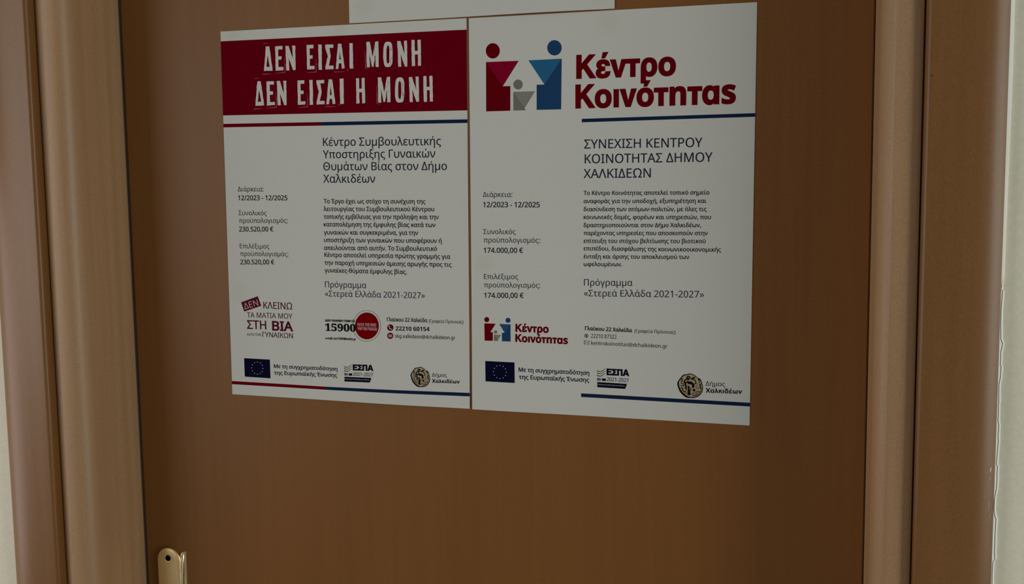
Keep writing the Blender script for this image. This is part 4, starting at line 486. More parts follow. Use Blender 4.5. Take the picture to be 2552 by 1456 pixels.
["P",[[209.14,40.13],[209.08,40.36],[208.82,40.41],[208.75,40.11],[208.86,39.84],[209.1,39.91]],"red",2],
["P",[[209.5,45.36],[209.22,45.72],[208.89,45.72],[208.73,45.33],[208.98,45.03],[209.25,44.84]],"red",2],
["P",[[218.79,34.26],[218.71,34.6],[218.53,34.43],[218.45,34.24],[218.47,34.05],[218.72,33.93]],"red",2],
["P",[[218.89,36.45],[218.72,36.68],[218.52,36.64],[218.4,36.43],[218.53,36.21],[218.73,36.23]],"red",2],
["P",[[226.9,45.94],[226.8,46.17],[226.62,46.24],[226.49,45.92],[226.61,45.6],[226.82,45.72]],"red",2],
["P",[[235.82,31.61],[235.76,31.75],[235.62,31.74],[235.55,31.6],[235.61,31.47],[235.77,31.44]],"red",2],
["P",[[244.66,35.38],[244.54,35.78],[244.32,35.72],[244.16,35.36],[244.31,35.0],[244.55,35.13]],"red",2],
["P",[[236.1,25.3],[235.98,25.65],[235.73,25.6],[235.68,25.29],[235.74,24.96],[236.04,25.04]],"red",2],
["P",[[45.93,58.38],[45.69,58.75],[45.47,58.63],[45.28,58.36],[45.44,58.11],[45.79,57.99]],"red",2],
["P",[[52.85,68.79],[52.73,69.03],[52.49,69.13],[52.36,68.78],[52.54,68.41],[52.76,68.49]],"red",2],
["P",[[53.73,58.3],[53.58,58.49],[53.39,58.48],[53.34,58.29],[53.41,58.0],[53.58,58.11]],"red",2],
["P",[[58.55,64.37],[58.44,64.54],[58.23,64.65],[58.09,64.36],[58.26,64.05],[58.46,64.11]],"red",2],
["P",[[66.41,69.08],[66.31,69.39],[66.1,69.38],[65.96,69.07],[66.09,68.76],[66.36,68.72]],"red",2],
["P",[[58.77,58.83],[58.71,59.18],[58.4,59.2],[58.38,58.82],[58.5,58.46],[58.72,58.48]],"red",2],
["P",[[80.02,73.64],[79.92,73.96],[79.71,73.87],[79.59,73.63],[79.75,73.37],[79.96,73.38]],"red",2],
["P",[[71.35,73.43],[71.3,73.61],[71.15,73.58],[71.05,73.42],[71.16,73.23],[71.32,73.24]],"red",2],
["P",[[79.39,77.41],[79.3,77.7],[79.06,77.64],[78.94,77.4],[79.09,77.09],[79.26,77.19]],"red",2],
["P",[[97.57,82.67],[97.47,82.9],[97.2,83.01],[97.2,82.66],[97.28,82.4],[97.57,82.29]],"red",2],
["P",[[103.88,72.21],[103.73,72.38],[103.61,72.46],[103.55,72.2],[103.57,72.03],[103.77,72.03]],"red",2],
["P",[[105.3,75.22],[105.19,75.45],[105.03,75.39],[104.93,75.21],[105.03,75.03],[105.19,75.0]],"red",2],
["P",[[115.1,81.16],[114.89,81.5],[114.71,81.36],[114.59,81.14],[114.75,80.91],[114.91,80.89]],"red",2],
["P",[[111.41,70.92],[111.4,71.12],[111.19,71.06],[111.17,70.91],[111.23,70.72],[111.39,70.74]],"red",2],
["P",[[111.74,83.22],[111.68,83.41],[111.45,83.56],[111.33,83.21],[111.45,82.95],[111.66,82.93]],"red",2],
["P",[[121.24,59.21],[121.16,59.5],[120.94,59.52],[120.8,59.2],[120.99,58.91],[121.19,59.0]],"red",2],
["P",[[129.07,62.23],[128.98,62.62],[128.69,62.47],[128.56,62.21],[128.76,61.81],[129.02,61.92]],"red",2],
["P",[[128.63,64.95],[128.53,65.19],[128.28,65.28],[128.13,64.94],[128.31,64.58],[128.5,64.64]],"red",2],
["P",[[140.29,72.62],[140.17,72.88],[139.98,72.86],[139.87,72.61],[140.02,72.35],[140.18,72.32]],"red",2],
["P",[[141.63,76.7],[141.49,76.96],[141.3,77.01],[141.14,76.69],[141.28,76.29],[141.48,76.4]],"red",2],
["P",[[141.51,73.38],[141.29,73.74],[141.09,73.71],[140.92,73.36],[141.14,72.99],[141.35,73.01]],"red",2],
["P",[[152.22,64.08],[152.21,64.3],[151.93,64.43],[151.84,64.06],[151.94,63.75],[152.18,63.73]],"red",2],
["P",[[148.27,80.81],[148.07,81.26],[147.86,81.18],[147.7,80.79],[147.83,80.34],[148.13,80.45]],"red",2],
["P",[[152.65,78.39],[152.47,78.81],[152.16,78.62],[152.05,78.38],[152.2,78.06],[152.51,78.14]],"red",2],
["P",[[169.36,73.72],[169.32,74.05],[169.03,74.01],[168.94,73.7],[169.07,73.27],[169.27,73.44]],"red",2],
["P",[[176.72,63.86],[176.66,64.06],[176.49,64.11],[176.41,63.85],[176.48,63.6],[176.68,63.56]],"red",2],
["P",[[169.18,69.69],[169.11,69.93],[168.95,69.9],[168.86,69.68],[168.96,69.49],[169.14,69.56]],"red",2],
["P",[[202.14,64.05],[202.12,64.32],[201.92,64.33],[201.81,64.04],[201.89,63.8],[202.08,63.87]],"red",2],
["P",[[206.78,73.76],[206.48,74.23],[206.15,74.09],[206.06,73.74],[206.16,73.23],[206.49,73.37]],"red",2],
["P",[[202.26,68.15],[201.97,68.68],[201.45,68.71],[201.28,68.12],[201.5,67.66],[201.98,67.49]],"red",2],
["P",[[205.32,67.03],[205.26,67.27],[205.12,67.2],[205.05,67.02],[205.08,66.72],[205.32,66.86]],"red",2],
["P",[[204.14,68.62],[204.09,69.02],[203.79,68.99],[203.56,68.61],[203.81,68.27],[204.12,68.16]],"red",2],
["P",[[204.74,69.09],[204.63,69.31],[204.42,69.28],[204.36,69.07],[204.43,68.84],[204.62,68.9]],"red",2],
["P",[[206.42,65.12],[206.33,65.46],[206.16,65.48],[206.0,65.1],[206.11,64.74],[206.35,64.84]],"red",2],
["P",[[202.6,63.5],[202.35,64.05],[201.85,64.15],[201.56,63.47],[201.86,63.12],[202.28,63.09]],"red",2],
["P",[[206.14,63.66],[206.08,64.16],[205.62,64.18],[205.29,63.63],[205.58,63.05],[206.06,62.98]],"red",2],
["P",[[206.06,69.9],[205.93,70.15],[205.69,70.15],[205.6,69.89],[205.72,69.67],[205.93,69.73]],"red",2],
["P",[[206.73,66.22],[206.63,66.5],[206.32,66.49],[206.14,66.2],[206.35,65.9],[206.63,65.81]],"red",2],
["P",[[222.61,76.0],[222.47,76.31],[222.29,76.26],[222.2,75.99],[222.24,75.68],[222.55,75.58]],"red",2],
["P",[[223.58,70.61],[223.52,71.12],[223.13,70.94],[222.83,70.59],[223.1,70.13],[223.54,70.08]],"red",2],
["P",[[223.77,75.45],[223.66,75.77],[223.28,76.03],[222.98,75.43],[223.28,75.08],[223.59,74.88]],"red",2],
["P",[[224.12,81.2],[223.98,81.76],[223.62,81.53],[223.32,81.18],[223.61,80.61],[223.96,80.81]],"red",2],
["P",[[223.27,78.51],[223.19,78.71],[222.97,78.75],[222.91,78.5],[222.99,78.22],[223.17,78.28]],"red",2],
["P",[[223.12,66.07],[222.88,66.54],[222.41,66.64],[222.31,66.04],[222.42,65.35],[222.77,65.39]],"red",2],
["P",[[222.87,74.79],[222.85,75.01],[222.69,74.98],[222.62,74.78],[222.65,74.61],[222.86,74.55]],"red",2],
["P",[[222.78,73.57],[222.72,74.07],[222.29,74.02],[221.93,73.54],[222.27,72.94],[222.69,73.17]],"red",2],
["P",[[223.2,65.96],[223.12,66.18],[222.96,66.14],[222.89,65.95],[223.01,65.77],[223.16,65.78]],"red",2],
["P",[[223.34,67.86],[223.07,68.15],[222.74,68.33],[222.54,67.83],[222.75,67.31],[223.05,67.3]],"red",2],
["P",[[224.3,78.84],[224.14,79.34],[223.73,79.47],[223.58,78.82],[223.62,78.37],[224.09,78.14]],"red",2],
["P",[[223.45,78.86],[223.34,79.07],[223.14,79.09],[223.04,78.85],[223.14,78.54],[223.3,78.57]],"red",2],
["P",[[223.05,67.95],[223.02,68.2],[222.8,68.19],[222.74,67.94],[222.81,67.8],[223.03,67.75]],"red",2],
["P",[[223.75,77.62],[223.52,78.06],[223.22,78.07],[223.07,77.6],[223.19,77.22],[223.55,77.22]],"red",2],
["P",[[223.37,76.69],[223.3,77.35],[222.81,77.07],[222.54,76.67],[222.92,76.2],[223.27,76.08]],"red",2],
["P",[[222.83,66.36],[222.72,66.49],[222.58,66.49],[222.47,66.35],[222.58,66.12],[222.72,66.2]],"red",2],
["P",[[232.63,65.89],[232.56,66.21],[232.35,66.12],[232.22,65.88],[232.3,65.59],[232.57,65.62]],"red",2],
["P",[[240.68,80.28],[240.53,80.58],[240.34,80.49],[240.26,80.27],[240.32,79.91],[240.55,80.07]],"red",2],
["P",[[232.11,66.7],[231.99,66.97],[231.74,67.06],[231.63,66.68],[231.77,66.4],[232.0,66.25]],"red",2],
["P",[[249.71,66.86],[249.5,67.06],[249.24,67.07],[249.12,66.84],[249.31,66.54],[249.49,66.63]],"red",2],
["P",[[248.7,65.1],[248.55,65.43],[248.32,65.5],[248.17,65.08],[248.3,64.67],[248.58,64.79]],"red",2],
["P",[[256.69,74.18],[256.51,74.62],[256.29,74.46],[256.17,74.17],[256.31,73.85],[256.54,73.89]],"red",2]],
'heading_scratch':[
["P",[[52.88,50.18],[63.26,49.75],[63.26,49.52],[52.86,49.49]],"pink",1],
["P",[[68.44,49.48],[81.07,48.96],[81.02,48.4],[68.43,49.25]],"pink",1],
["P",[[81.35,49.15],[81.46,41.02],[80.7,31.99],[80.58,32.0],[81.08,41.03],[80.71,49.12]],"pink",1],
["P",[[81.33,40.74],[82.85,40.46],[82.8,40.13],[81.24,40.18]],"pink",1],
["P",[[108.7,50.11],[119.67,49.88],[119.64,49.32],[108.69,49.88]],"pink",1],
["P",[[119.96,49.94],[119.9,42.79],[119.36,34.41],[119.24,34.41],[119.52,42.79],[119.33,49.93]],"pink",1],
["P",[[119.78,41.62],[121.53,41.35],[121.48,41.02],[119.71,41.06]],"pink",1],
["P",[[141.49,50.63],[154.38,50.73],[154.38,50.5],[141.5,50.13]],"pink",1],
["P",[[157.66,47.9],[157.98,49.93],[158.71,49.81],[158.14,47.83]],"pink",1],
["P",[[54.61,16.14],[61.47,15.94],[61.46,15.82],[54.59,15.69]],"pink",1],
["P",[[40.61,88.74],[51.11,88.21],[51.11,87.98],[40.59,88.05]],"pink",1],
["P",[[56.35,87.89],[69.11,87.25],[69.07,86.69],[56.33,87.66]],"pink",1],
["P",[[69.4,87.43],[69.52,79.23],[68.77,70.12],[68.64,70.13],[69.13,79.24],[68.75,87.42]],"pink",1],
["P",[[69.39,78.95],[70.93,78.65],[70.87,78.32],[69.3,78.39]],"pink",1],
["P",[[97.01,88.15],[108.07,87.81],[108.04,87.25],[97.0,87.92]],"pink",1],
["P",[[108.36,87.87],[108.31,80.65],[107.78,72.2],[107.65,72.2],[107.93,80.66],[107.73,87.87]],"pink",1],
["P",[[108.19,79.47],[109.95,79.18],[109.91,78.85],[108.12,78.91]],"pink",1],
["P",[[130.07,88.36],[143.07,88.33],[143.07,88.11],[130.08,87.85]],"pink",1],
["P",[[146.38,85.45],[146.7,87.5],[147.43,87.37],[146.86,85.37]],"pink",1],
["P",[[42.41,54.36],[49.34,54.09],[49.34,53.98],[42.4,53.91]],"pink",1],
["P",[[179.07,28.76],[179.3,40.3],[179.37,48.23],[180.1,48.23],[179.76,40.3],[179.26,28.76]],"pink",1],
["P",[[181.72,48.85],[182.7,48.77],[182.62,48.11],[181.64,48.19]],"pink",1],
["P",[[212.18,49.55],[212.91,48.75],[212.63,48.53],[211.9,49.34]],"dimpink",1],
["P",[[213.4,49.48],[214.14,48.26],[213.82,48.1],[213.08,49.32]],"dimpink",1],
["P",[[214.42,49.15],[215.14,49.26],[215.19,48.93],[214.47,48.82]],"dimpink",1],
["P",[[215.77,49.15],[216.49,48.58],[216.26,48.33],[215.53,48.91]],"dimpink",1],
["P",[[216.85,49.2],[217.57,49.18],[217.55,48.86],[216.84,48.87]],"dimpink",1],
["P",[[218.11,49.74],[218.84,49.42],[218.67,49.12],[217.95,49.45]],"dimpink",1],
["P",[[191.92,67.25],[192.17,78.83],[192.24,86.78],[192.97,86.77],[192.62,78.82],[192.11,67.24]],"pink",1],
["P",[[194.59,87.38],[195.56,87.29],[195.48,86.63],[194.51,86.72]],"pink",1],
["P",[[224.97,87.41],[225.7,86.46],[225.41,86.27],[224.67,87.21]],"dimpink",1],
["P",[[226.16,87.69],[226.89,86.79],[226.6,86.59],[225.87,87.49]],"dimpink",1],
["P",[[227.27,87.68],[227.99,87.45],[227.87,87.14],[227.15,87.37]],"dimpink",1],
["P",[[228.54,87.38],[229.27,86.64],[229.0,86.42],[228.27,87.16]],"dimpink",1],
["P",[[229.67,87.51],[230.39,87.23],[230.25,86.93],[229.53,87.21]],"dimpink",1],
["P",[[230.87,87.0],[231.59,86.76],[231.46,86.45],[230.74,86.69]],"dimpink",1]],
'subtitle_text':[
["T","Κέντρο Συμβουλευτικής","r",126.06,131.29,0.009,12.496,12.496,4,"inkblue",1],
["T","Υποστηριξης Γυναικών","r",125.71,144.97,0.0053,12.408,12.408,4,"inkblue",1],
["T","Θυμάτων Βίας στον Δήμο","r",125.77,158.33,0.0066,12.4,12.4,4,"inkblue",1],
["T","Χαλκιδέων","r",125.42,172.08,0.0056,12.625,12.625,4,"inkblue",1]],
'duration_text':[
["T","Διάρκεια:","r",16.17,181.46,0.0107,7.779,7.779,0,"inkgrey",1],
["T","12/2023 - 12/2025","r",16.38,191.59,0.0007,7.632,7.632,16,"ink",1]],
'budget_text':[
["T","Συνολικός","r",16.33,208.85,0.0034,7.602,7.602,0,"inkgrey",1],
["T","προϋπολογισμός:","r",16.44,217.75,-0.0057,7.628,7.628,0,"inkgrey",1],
["T","230.520,00 €","r",16.37,227.69,-0.011,7.546,7.546,16,"ink",1],
["T","Επιλέξιμος","r",16.53,247.11,0.0003,7.694,7.694,0,"inkgrey",1],
["T","προϋπολογισμός:","r",16.64,256.07,-0.0069,7.564,7.564,0,"inkgrey",1],
["T","230.520,00 €","r",16.57,265.82,-0.0174,7.494,7.494,16,"ink",1]],
'body_text':[
["T","Το Έργο έχει ως στόχο τη συνέχιση της","r",125.37,195.12,0.0028,6.654,6.654,15,"ink",1],
["T","λειτουργίας του Συμβουλευτικού Κέντρου","r",124.87,203.77,0.0004,6.685,6.685,15,"ink",1],
["T","τοπικής εμβέλειας για την πρόληψη και την","r",124.92,212.44,-0.0009,6.696,6.696,15,"ink",1],
["T","καταπολέμηση της έμφυλης βίας κατά των","r",124.7,221.12,-0.0012,6.722,6.722,15,"ink",1],
["T","γυναικών και συγκεκριμένα, για την","r",124.74,230.18,-0.0045,6.723,6.723,15,"ink",1],
["T","υποστήριξη των γυναικών που υποφέρουν ή","r",124.65,238.76,-0.0041,6.717,6.717,15,"ink",1],
["T","απειλούνται από αυτήν. Το Συμβουλευτικό","r",124.56,247.61,-0.0052,6.722,6.722,15,"ink",1],
["T","Κέντρο αποτελεί υπηρεσία πρώτης γραμμής για","r",124.63,255.46,-0.0008,6.719,6.719,15,"ink",1],
["T","την παροχή υπηρεσιών άμεσης αρωγής προς τις","r",124.54,264.33,-0.0023,6.689,6.689,15,"ink",1],
["T","γυναίκες-θύματα έμφυλης βίας.","r",124.45,273.09,-0.0012,6.734,6.734,15,"ink",1]],
'programme_text':[
["T","Πρόγραμμα","r",124.5,290.1,-0.0042,9.377,9.377,0,"inkblue",1],
["T","«Στερεά Ελλάδα 2021-2027»","r",124.23,300.5,-0.0082,9.293,9.293,0,"inkblue",1]],
'slogan_logo':[
["P",[[15.84,310.26],[37.86,302.53],[42.22,313.56],[19.51,321.02]],"maroon",0],
["T","ΔΕΝ","r",20.4,318.51,-0.2842,10.773,10.103,0,"palepink",1],
["T","ΚΛΕΙΝΩ","r",44.94,316.59,0.0046,10.56,10.944,6,"maroon",1],
["T","ΤΑ ΜΑΤΙΑ ΜΟΥ","r",23.07,327.76,-0.0027,8.376,8.539,0,"maroon",1],
["T","ΣΤΗ","r",22.92,341.09,-0.0049,14.32,13.956,14,"maroon",1],
["T","ΒΙΑ","r",56.05,341.67,0.0024,16.915,14.668,32,"maroon",1],
["T","ΚΑΤΑ ΤΩΝ","r",22.64,349.22,-0.0114,3.881,4.162,0,"maroon",1],
["T","ΓΥΝΑΙΚΩΝ","r",42.63,349.94,0.0022,8.212,8.035,6,"maroon",1]],
'hotline_badge':[
["P",[[192.32,331.89],[192.07,334.65],[191.41,337.36],[190.35,339.95],[188.92,342.36],[187.15,344.52],[185.08,346.4],[182.77,347.93],[180.27,349.09],[177.63,349.84],[174.93,350.17],[172.23,350.06],[169.6,349.51],[167.1,348.55],[164.8,347.18],[162.76,345.46],[161.02,343.41],[159.64,341.08],[158.64,338.55],[158.05,335.86],[157.89,333.09],[158.16,330.31],[158.84,327.58],[159.94,324.98],[161.4,322.56],[163.21,320.39],[165.31,318.52],[167.65,317.0],[170.17,315.87],[172.81,315.14],[175.5,314.84],[178.18,314.98],[180.78,315.54],[183.25,316.52],[185.51,317.9],[187.52,319.62],[189.22,321.67],[190.58,323.97],[191.57,326.49],[192.15,329.15]],"green",0,[[191.94,331.91],[191.69,334.61],[191.05,337.26],[190.01,339.8],[188.61,342.16],[186.88,344.28],[184.86,346.12],[182.6,347.62],[180.15,348.76],[177.57,349.49],[174.93,349.81],[172.3,349.7],[169.72,349.17],[167.28,348.22],[165.04,346.89],[163.04,345.19],[161.34,343.18],[159.99,340.91],[159.01,338.42],[158.44,335.79],[158.28,333.08],[158.54,330.35],[159.21,327.68],[160.28,325.13],[161.71,322.76],[163.48,320.64],[165.53,318.81],[167.82,317.32],[170.28,316.2],[172.86,315.49],[175.49,315.2],[178.11,315.33],[180.66,315.88],[183.07,316.85],[185.28,318.19],[187.24,319.88],[188.91,321.88],[190.24,324.14],[191.2,326.61],[191.77,329.22]]],
["P",[[189.95,331.98],[189.73,334.36],[189.17,336.69],[188.26,338.93],[187.04,341.01],[185.53,342.88],[183.77,344.49],[181.79,345.82],[179.66,346.81],[177.41,347.46],[175.11,347.74],[172.82,347.64],[170.58,347.17],[168.45,346.33],[166.5,345.15],[164.76,343.66],[163.28,341.89],[162.1,339.89],[161.25,337.7],[160.75,335.39],[160.61,333.0],[160.84,330.6],[161.43,328.25],[162.35,326.0],[163.6,323.92],[165.14,322.04],[166.93,320.43],[168.92,319.12],[171.06,318.14],[173.31,317.51],[175.61,317.25],[177.89,317.37],[180.11,317.86],[182.21,318.7],[184.14,319.89],[185.85,321.38],[187.31,323.14],[188.47,325.14],[189.31,327.31],[189.8,329.61]],"brightred",0],
["T","ΚΑΤΑ ΤΗΣ ΒΙΑΣ","b",163.81,332.6,-0.0071,3.158,4.303,0,"palepink",1],
["P",[[163.78,333.96],[186.93,333.78],[186.94,333.5],[163.79,333.67]],"palepink",1],
["T","ΥΠΕΡ ΤΩΝ ΓΥΝΑΙΚΩΝ","b",163.72,337.39,-0.0031,2.282,3.705,0,"palepink",1]],
'hotline_text':[
["T","15900","f",123.6,339.85,-0.0079,13.886,11.843,14,"black",2],
["T","24ΩΡΗ ΤΗΛΕΦΩΝΙΚΗ ΓΡΑΜΜΗ SOS","b",123.45,329.31,-0.0104,2.189,3.64,14,"black",2],
["T","e-mail: sos15900@isotita.gr","r",123.61,349.6,-0.0106,2.936,3.447,34,"black",2]],
'contact_text':[
["T","Γλαύκου 22 Χαλκίδα","r",200.03,326.32,-0.0099,5.074,5.745,22,"ink",1],
["T","(Γραφεία Πρόνοιας)","r",250.0,326.19,-0.0061,4.352,5.088,3,"inkgrey",1],
["T","22210 60154","b",210.3,336.42,-0.0167,6.809,6.527,0,"black",1],
["T","skg.xalkideon@dchalkideon.gr","r",209.46,344.5,-0.0083,4.983,5.541,6,"ink",1]],
'phone_icon':[
["P",[[207.69,333.27],[207.48,334.43],[206.93,335.49],[206.08,336.35],[205.02,336.92],[203.84,337.15],[202.67,337.01],[201.61,336.51],[200.78,335.71],[200.25,334.69],[200.08,333.53],[200.28,332.37],[200.84,331.3],[201.69,330.44],[202.76,329.88],[203.94,329.65],[205.11,329.8],[206.16,330.29],[206.99,331.09],[207.51,332.12]],"maroonred",0],
["P",[[202.08,331.92],[202.09,332.2],[202.09,332.63],[202.13,333.12],[202.23,333.58],[202.41,333.99],[202.65,334.37],[202.93,334.71],[203.27,335.02],[203.71,335.28],[204.19,335.48],[204.61,335.63],[204.89,335.73],[205.26,334.94],[204.97,334.83],[204.57,334.69],[204.17,334.53],[203.86,334.34],[203.63,334.13],[203.42,333.87],[203.24,333.58],[203.11,333.3],[203.03,332.96],[203.0,332.55],[203.0,332.15],[202.99,331.86]],"palepink",1],
["P",[[201.81,332.0],[203.02,332.52],[203.58,331.49],[202.37,330.97]],"palepink",2],
["P",[[204.13,335.22],[205.19,335.74],[205.88,334.61],[204.83,334.09]],"palepink",2]],
'mail_icon':[
["P",[[207.35,342.46],[207.16,343.56],[206.62,344.57],[205.79,345.38],[204.74,345.92],[203.59,346.14],[202.44,346.01],[201.4,345.55],[200.58,344.79],[200.06,343.83],[199.89,342.74],[200.09,341.64],[200.63,340.63],[201.46,339.82],[202.51,339.28],[203.66,339.06],[204.81,339.19],[205.85,339.66],[206.66,340.41],[207.18,341.38]],"maroonred",0],
["P",[[201.36,341.13],[205.92,341.17],[205.89,344.07],[201.33,344.03]],"palepink",1],
["P",[[201.21,341.44],[203.61,343.1],[206.05,341.48],[205.79,341.14],[203.64,342.67],[201.5,341.1]],"maroonred",2],
["P",[[201.58,343.98],[203.12,342.58],[202.91,342.38],[201.38,343.78]],"maroonred",2],
["P",[[205.85,343.83],[204.34,342.47],[204.13,342.68],[205.63,344.04]],"maroonred",2]],
'union_flag':[
["P",[[17.34,376.1],[51.28,376.32],[51.46,398.38],[17.53,398.04]],"flagblue",0],
["P",[[34.85,379.21],[35.05,379.66],[35.6,379.68],[35.17,380.02],[35.28,380.5],[34.82,380.26],[34.33,380.54],[34.48,380.05],[34.07,379.75],[34.62,379.68]],"chalk",1],
["P",[[38.54,380.19],[38.74,380.64],[39.29,380.66],[38.86,381.0],[38.97,381.48],[38.51,381.24],[38.03,381.52],[38.17,381.03],[37.76,380.73],[38.32,380.66]],"chalk",1],
["P",[[41.18,382.84],[41.38,383.29],[41.93,383.3],[41.5,383.65],[41.61,384.12],[41.15,383.89],[40.66,384.17],[40.81,383.68],[40.4,383.37],[40.95,383.31]],"chalk",1],
["P",[[42.06,386.45],[42.25,386.9],[42.8,386.91],[42.37,387.25],[42.48,387.73],[42.02,387.49],[41.54,387.77],[41.69,387.29],[41.28,386.98],[41.83,386.92]],"chalk",1],
["P",[[40.94,390.05],[41.14,390.5],[41.69,390.51],[41.26,390.86],[41.37,391.34],[40.9,391.1],[40.42,391.38],[40.57,390.89],[40.16,390.59],[40.71,390.52]],"chalk",1],
["P",[[38.12,392.69],[38.32,393.14],[38.87,393.15],[38.44,393.5],[38.55,393.98],[38.09,393.74],[37.61,394.02],[37.75,393.53],[37.34,393.23],[37.9,393.16]],"chalk",1],
["P",[[34.36,393.66],[34.56,394.11],[35.11,394.12],[34.68,394.46],[34.79,394.94],[34.33,394.71],[33.84,394.99],[33.99,394.5],[33.58,394.19],[34.13,394.13]],"chalk",1],
["P",[[30.66,392.69],[30.85,393.14],[31.41,393.15],[30.97,393.49],[31.09,393.97],[30.62,393.73],[30.14,394.02],[30.28,393.53],[29.87,393.22],[30.43,393.16]],"chalk",1],
["P",[[28.01,390.03],[28.21,390.48],[28.76,390.5],[28.33,390.84],[28.44,391.32],[27.97,391.08],[27.49,391.37],[27.63,390.87],[27.22,390.57],[27.78,390.5]],"chalk",1],
["P",[[27.13,386.41],[27.33,386.86],[27.88,386.88],[27.45,387.22],[27.56,387.7],[27.09,387.46],[26.61,387.74],[26.76,387.25],[26.34,386.95],[26.9,386.88]],"chalk",1],
["P",[[28.26,382.8],[28.46,383.25],[29.01,383.26],[28.58,383.61],[28.69,384.09],[28.22,383.85],[27.74,384.13],[27.88,383.64],[27.47,383.33],[28.03,383.27]],"chalk",1],
["P",[[31.09,380.17],[31.28,380.61],[31.84,380.63],[31.4,380.97],[31.52,381.45],[31.05,381.21],[30.57,381.49],[30.71,381.0],[30.3,380.7],[30.86,380.63]],"chalk",1]],
'cofunding_text':[
["T","Με τη συγχρηματοδότηση","r",56.52,385.77,-0.0053,6.657,5.956,22,"inkblue",1],
["T","της Ευρωπαϊκής Ένωσης","r",56.59,393.58,-0.0128,6.98,5.964,22,"inkblue",1]],
'programme_logo':[
["P",[[146.34,380.33],[146.58,380.43],[146.94,380.59],[147.38,380.77],[147.86,380.9],[148.35,380.99],[148.87,381.04],[149.42,381.06],[149.96,381.03],[150.48,380.95],[150.99,380.83],[151.51,380.65],[152.05,380.39],[152.61,380.03],[153.17,379.59],[153.72,379.14],[154.25,378.74],[154.8,378.35],[155.39,377.97],[155.91,377.63],[156.26,377.39],[156.04,377.06],[155.66,377.28],[155.12,377.6],[154.52,377.97],[153.92,378.34],[153.36,378.74],[152.79,379.16],[152.24,379.56],[151.73,379.85],[151.27,380.04],[150.82,380.17],[150.38,380.25],[149.94,380.29],[149.49,380.29],[149.02,380.25],[148.57,380.17],[148.17,380.08],[147.8,379.94],[147.44,379.77],[147.12,379.59],[146.89,379.46]],"wavegrey",0],
["P",[[146.31,382.54],[146.56,382.64],[146.92,382.8],[147.36,382.98],[147.84,383.11],[148.33,383.2],[148.85,383.25],[149.4,383.27],[149.94,383.24],[150.46,383.16],[150.97,383.04],[151.49,382.85],[152.03,382.6],[152.59,382.23],[153.15,381.8],[153.7,381.35],[154.23,380.94],[154.78,380.56],[155.37,380.17],[155.89,379.83],[156.25,379.59],[156.02,379.27],[155.64,379.48],[155.1,379.8],[154.5,380.17],[153.9,380.54],[153.34,380.94],[152.77,381.37],[152.22,381.76],[151.71,382.06],[151.25,382.25],[150.8,382.38],[150.36,382.46],[149.92,382.5],[149.46,382.5],[149.0,382.46],[148.55,382.38],[148.14,382.28],[147.78,382.15],[147.42,381.98],[147.1,381.8],[146.86,381.67]],"wavegrey",0],
["P",[[146.29,384.97],[146.53,385.07],[146.89,385.24],[147.33,385.41],[147.81,385.54],[148.3,385.63],[148.83,385.68],[149.37,385.7],[149.91,385.67],[150.43,385.59],[150.94,385.46],[151.47,385.28],[152.01,385.02],[152.57,384.66],[153.13,384.22],[153.68,383.77],[154.21,383.37],[154.76,382.98],[155.35,382.6],[155.87,382.26],[156.23,382.01],[156.0,381.69],[155.62,381.91],[155.08,382.23],[154.48,382.59],[153.88,382.97],[153.32,383.37],[152.75,383.8],[152.2,384.19],[151.69,384.49],[151.23,384.68],[150.78,384.81],[150.34,384.88],[149.9,384.93],[149.44,384.93],[148.98,384.89],[148.52,384.81],[148.12,384.72],[147.75,384.59],[147.39,384.41],[147.07,384.24],[146.84,384.11]],"blackgreen",0],
["P",[[146.68,387.36],[150.98,387.36],[151.0,390.05],[146.69,390.1]],"flaggrey",0],
["P",[[148.17,387.9],[150.92,387.89],[150.93,387.72],[148.19,387.73]],"chalkdim",1],
["P",[[148.16,388.66],[150.91,388.65],[150.92,388.47],[148.18,388.48]],"chalkdim",1],
["P",[[148.16,389.41],[150.9,389.4],[150.92,389.22],[148.17,389.23]],"chalkdim",1],
["P",[[152.19,387.39],[156.5,387.38],[156.53,389.94],[152.21,389.99]],"logonavy",0],
["P",[[146.68,391.61],[180.52,391.25],[178.46,396.54],[146.74,397.03]],"logonavy",0],
["T","ΕΣΠΑ","b",157.72,383.49,-0.02,9.65,8.789,34,"logonavy",1],
["T","2021-2027","r",157.74,389.88,-0.0166,5.138,5.494,4,"logonavy",1],
["T","Βιώσιμη Ανάπτυξη για Ολους","r",147.5,394.55,-0.0141,2.196,1.613,22,"chalkdim",1]],
'municipal_emblem':[
["P",[[240.41,376.0],[241.6,376.36],[243.97,377.57],[245.94,379.31],[248.7,380.6],[249.68,382.38],[250.47,385.18],[251.01,387.59],[251.01,390.22],[250.26,392.89],[248.49,395.41],[246.52,397.12],[243.96,398.16],[240.9,398.77],[240.31,398.02],[239.46,398.78],[236.26,398.42],[233.68,396.92],[231.5,394.78],[229.91,392.62],[228.71,389.42],[227.87,386.21],[228.2,384.36],[229.49,382.07],[230.89,380.38],[232.47,378.08],[234.06,377.1],[236.25,376.9],[238.23,376.2]],"coinblack",0],
["P",[[240.41,376.82],[241.79,377.26],[243.57,378.2],[245.74,379.92],[248.11,381.24],[248.99,382.82],[249.78,385.41],[250.27,387.62],[250.17,390.06],[249.48,392.52],[247.9,394.62],[246.13,396.13],[243.76,397.15],[240.61,397.6],[238.63,397.49],[236.65,396.67],[234.67,395.24],[232.69,393.4],[231.3,391.34],[230.1,388.95],[229.4,386.14],[229.4,384.51],[230.29,382.64],[231.68,380.96],[233.27,378.86],[234.46,377.99],[236.45,377.8],[238.43,377.11]],"coin",1],
["P",[[233.68,393.66],[235.47,392.36],[237.05,393.91],[237.05,395.94],[235.86,395.39]],"ochre",2],
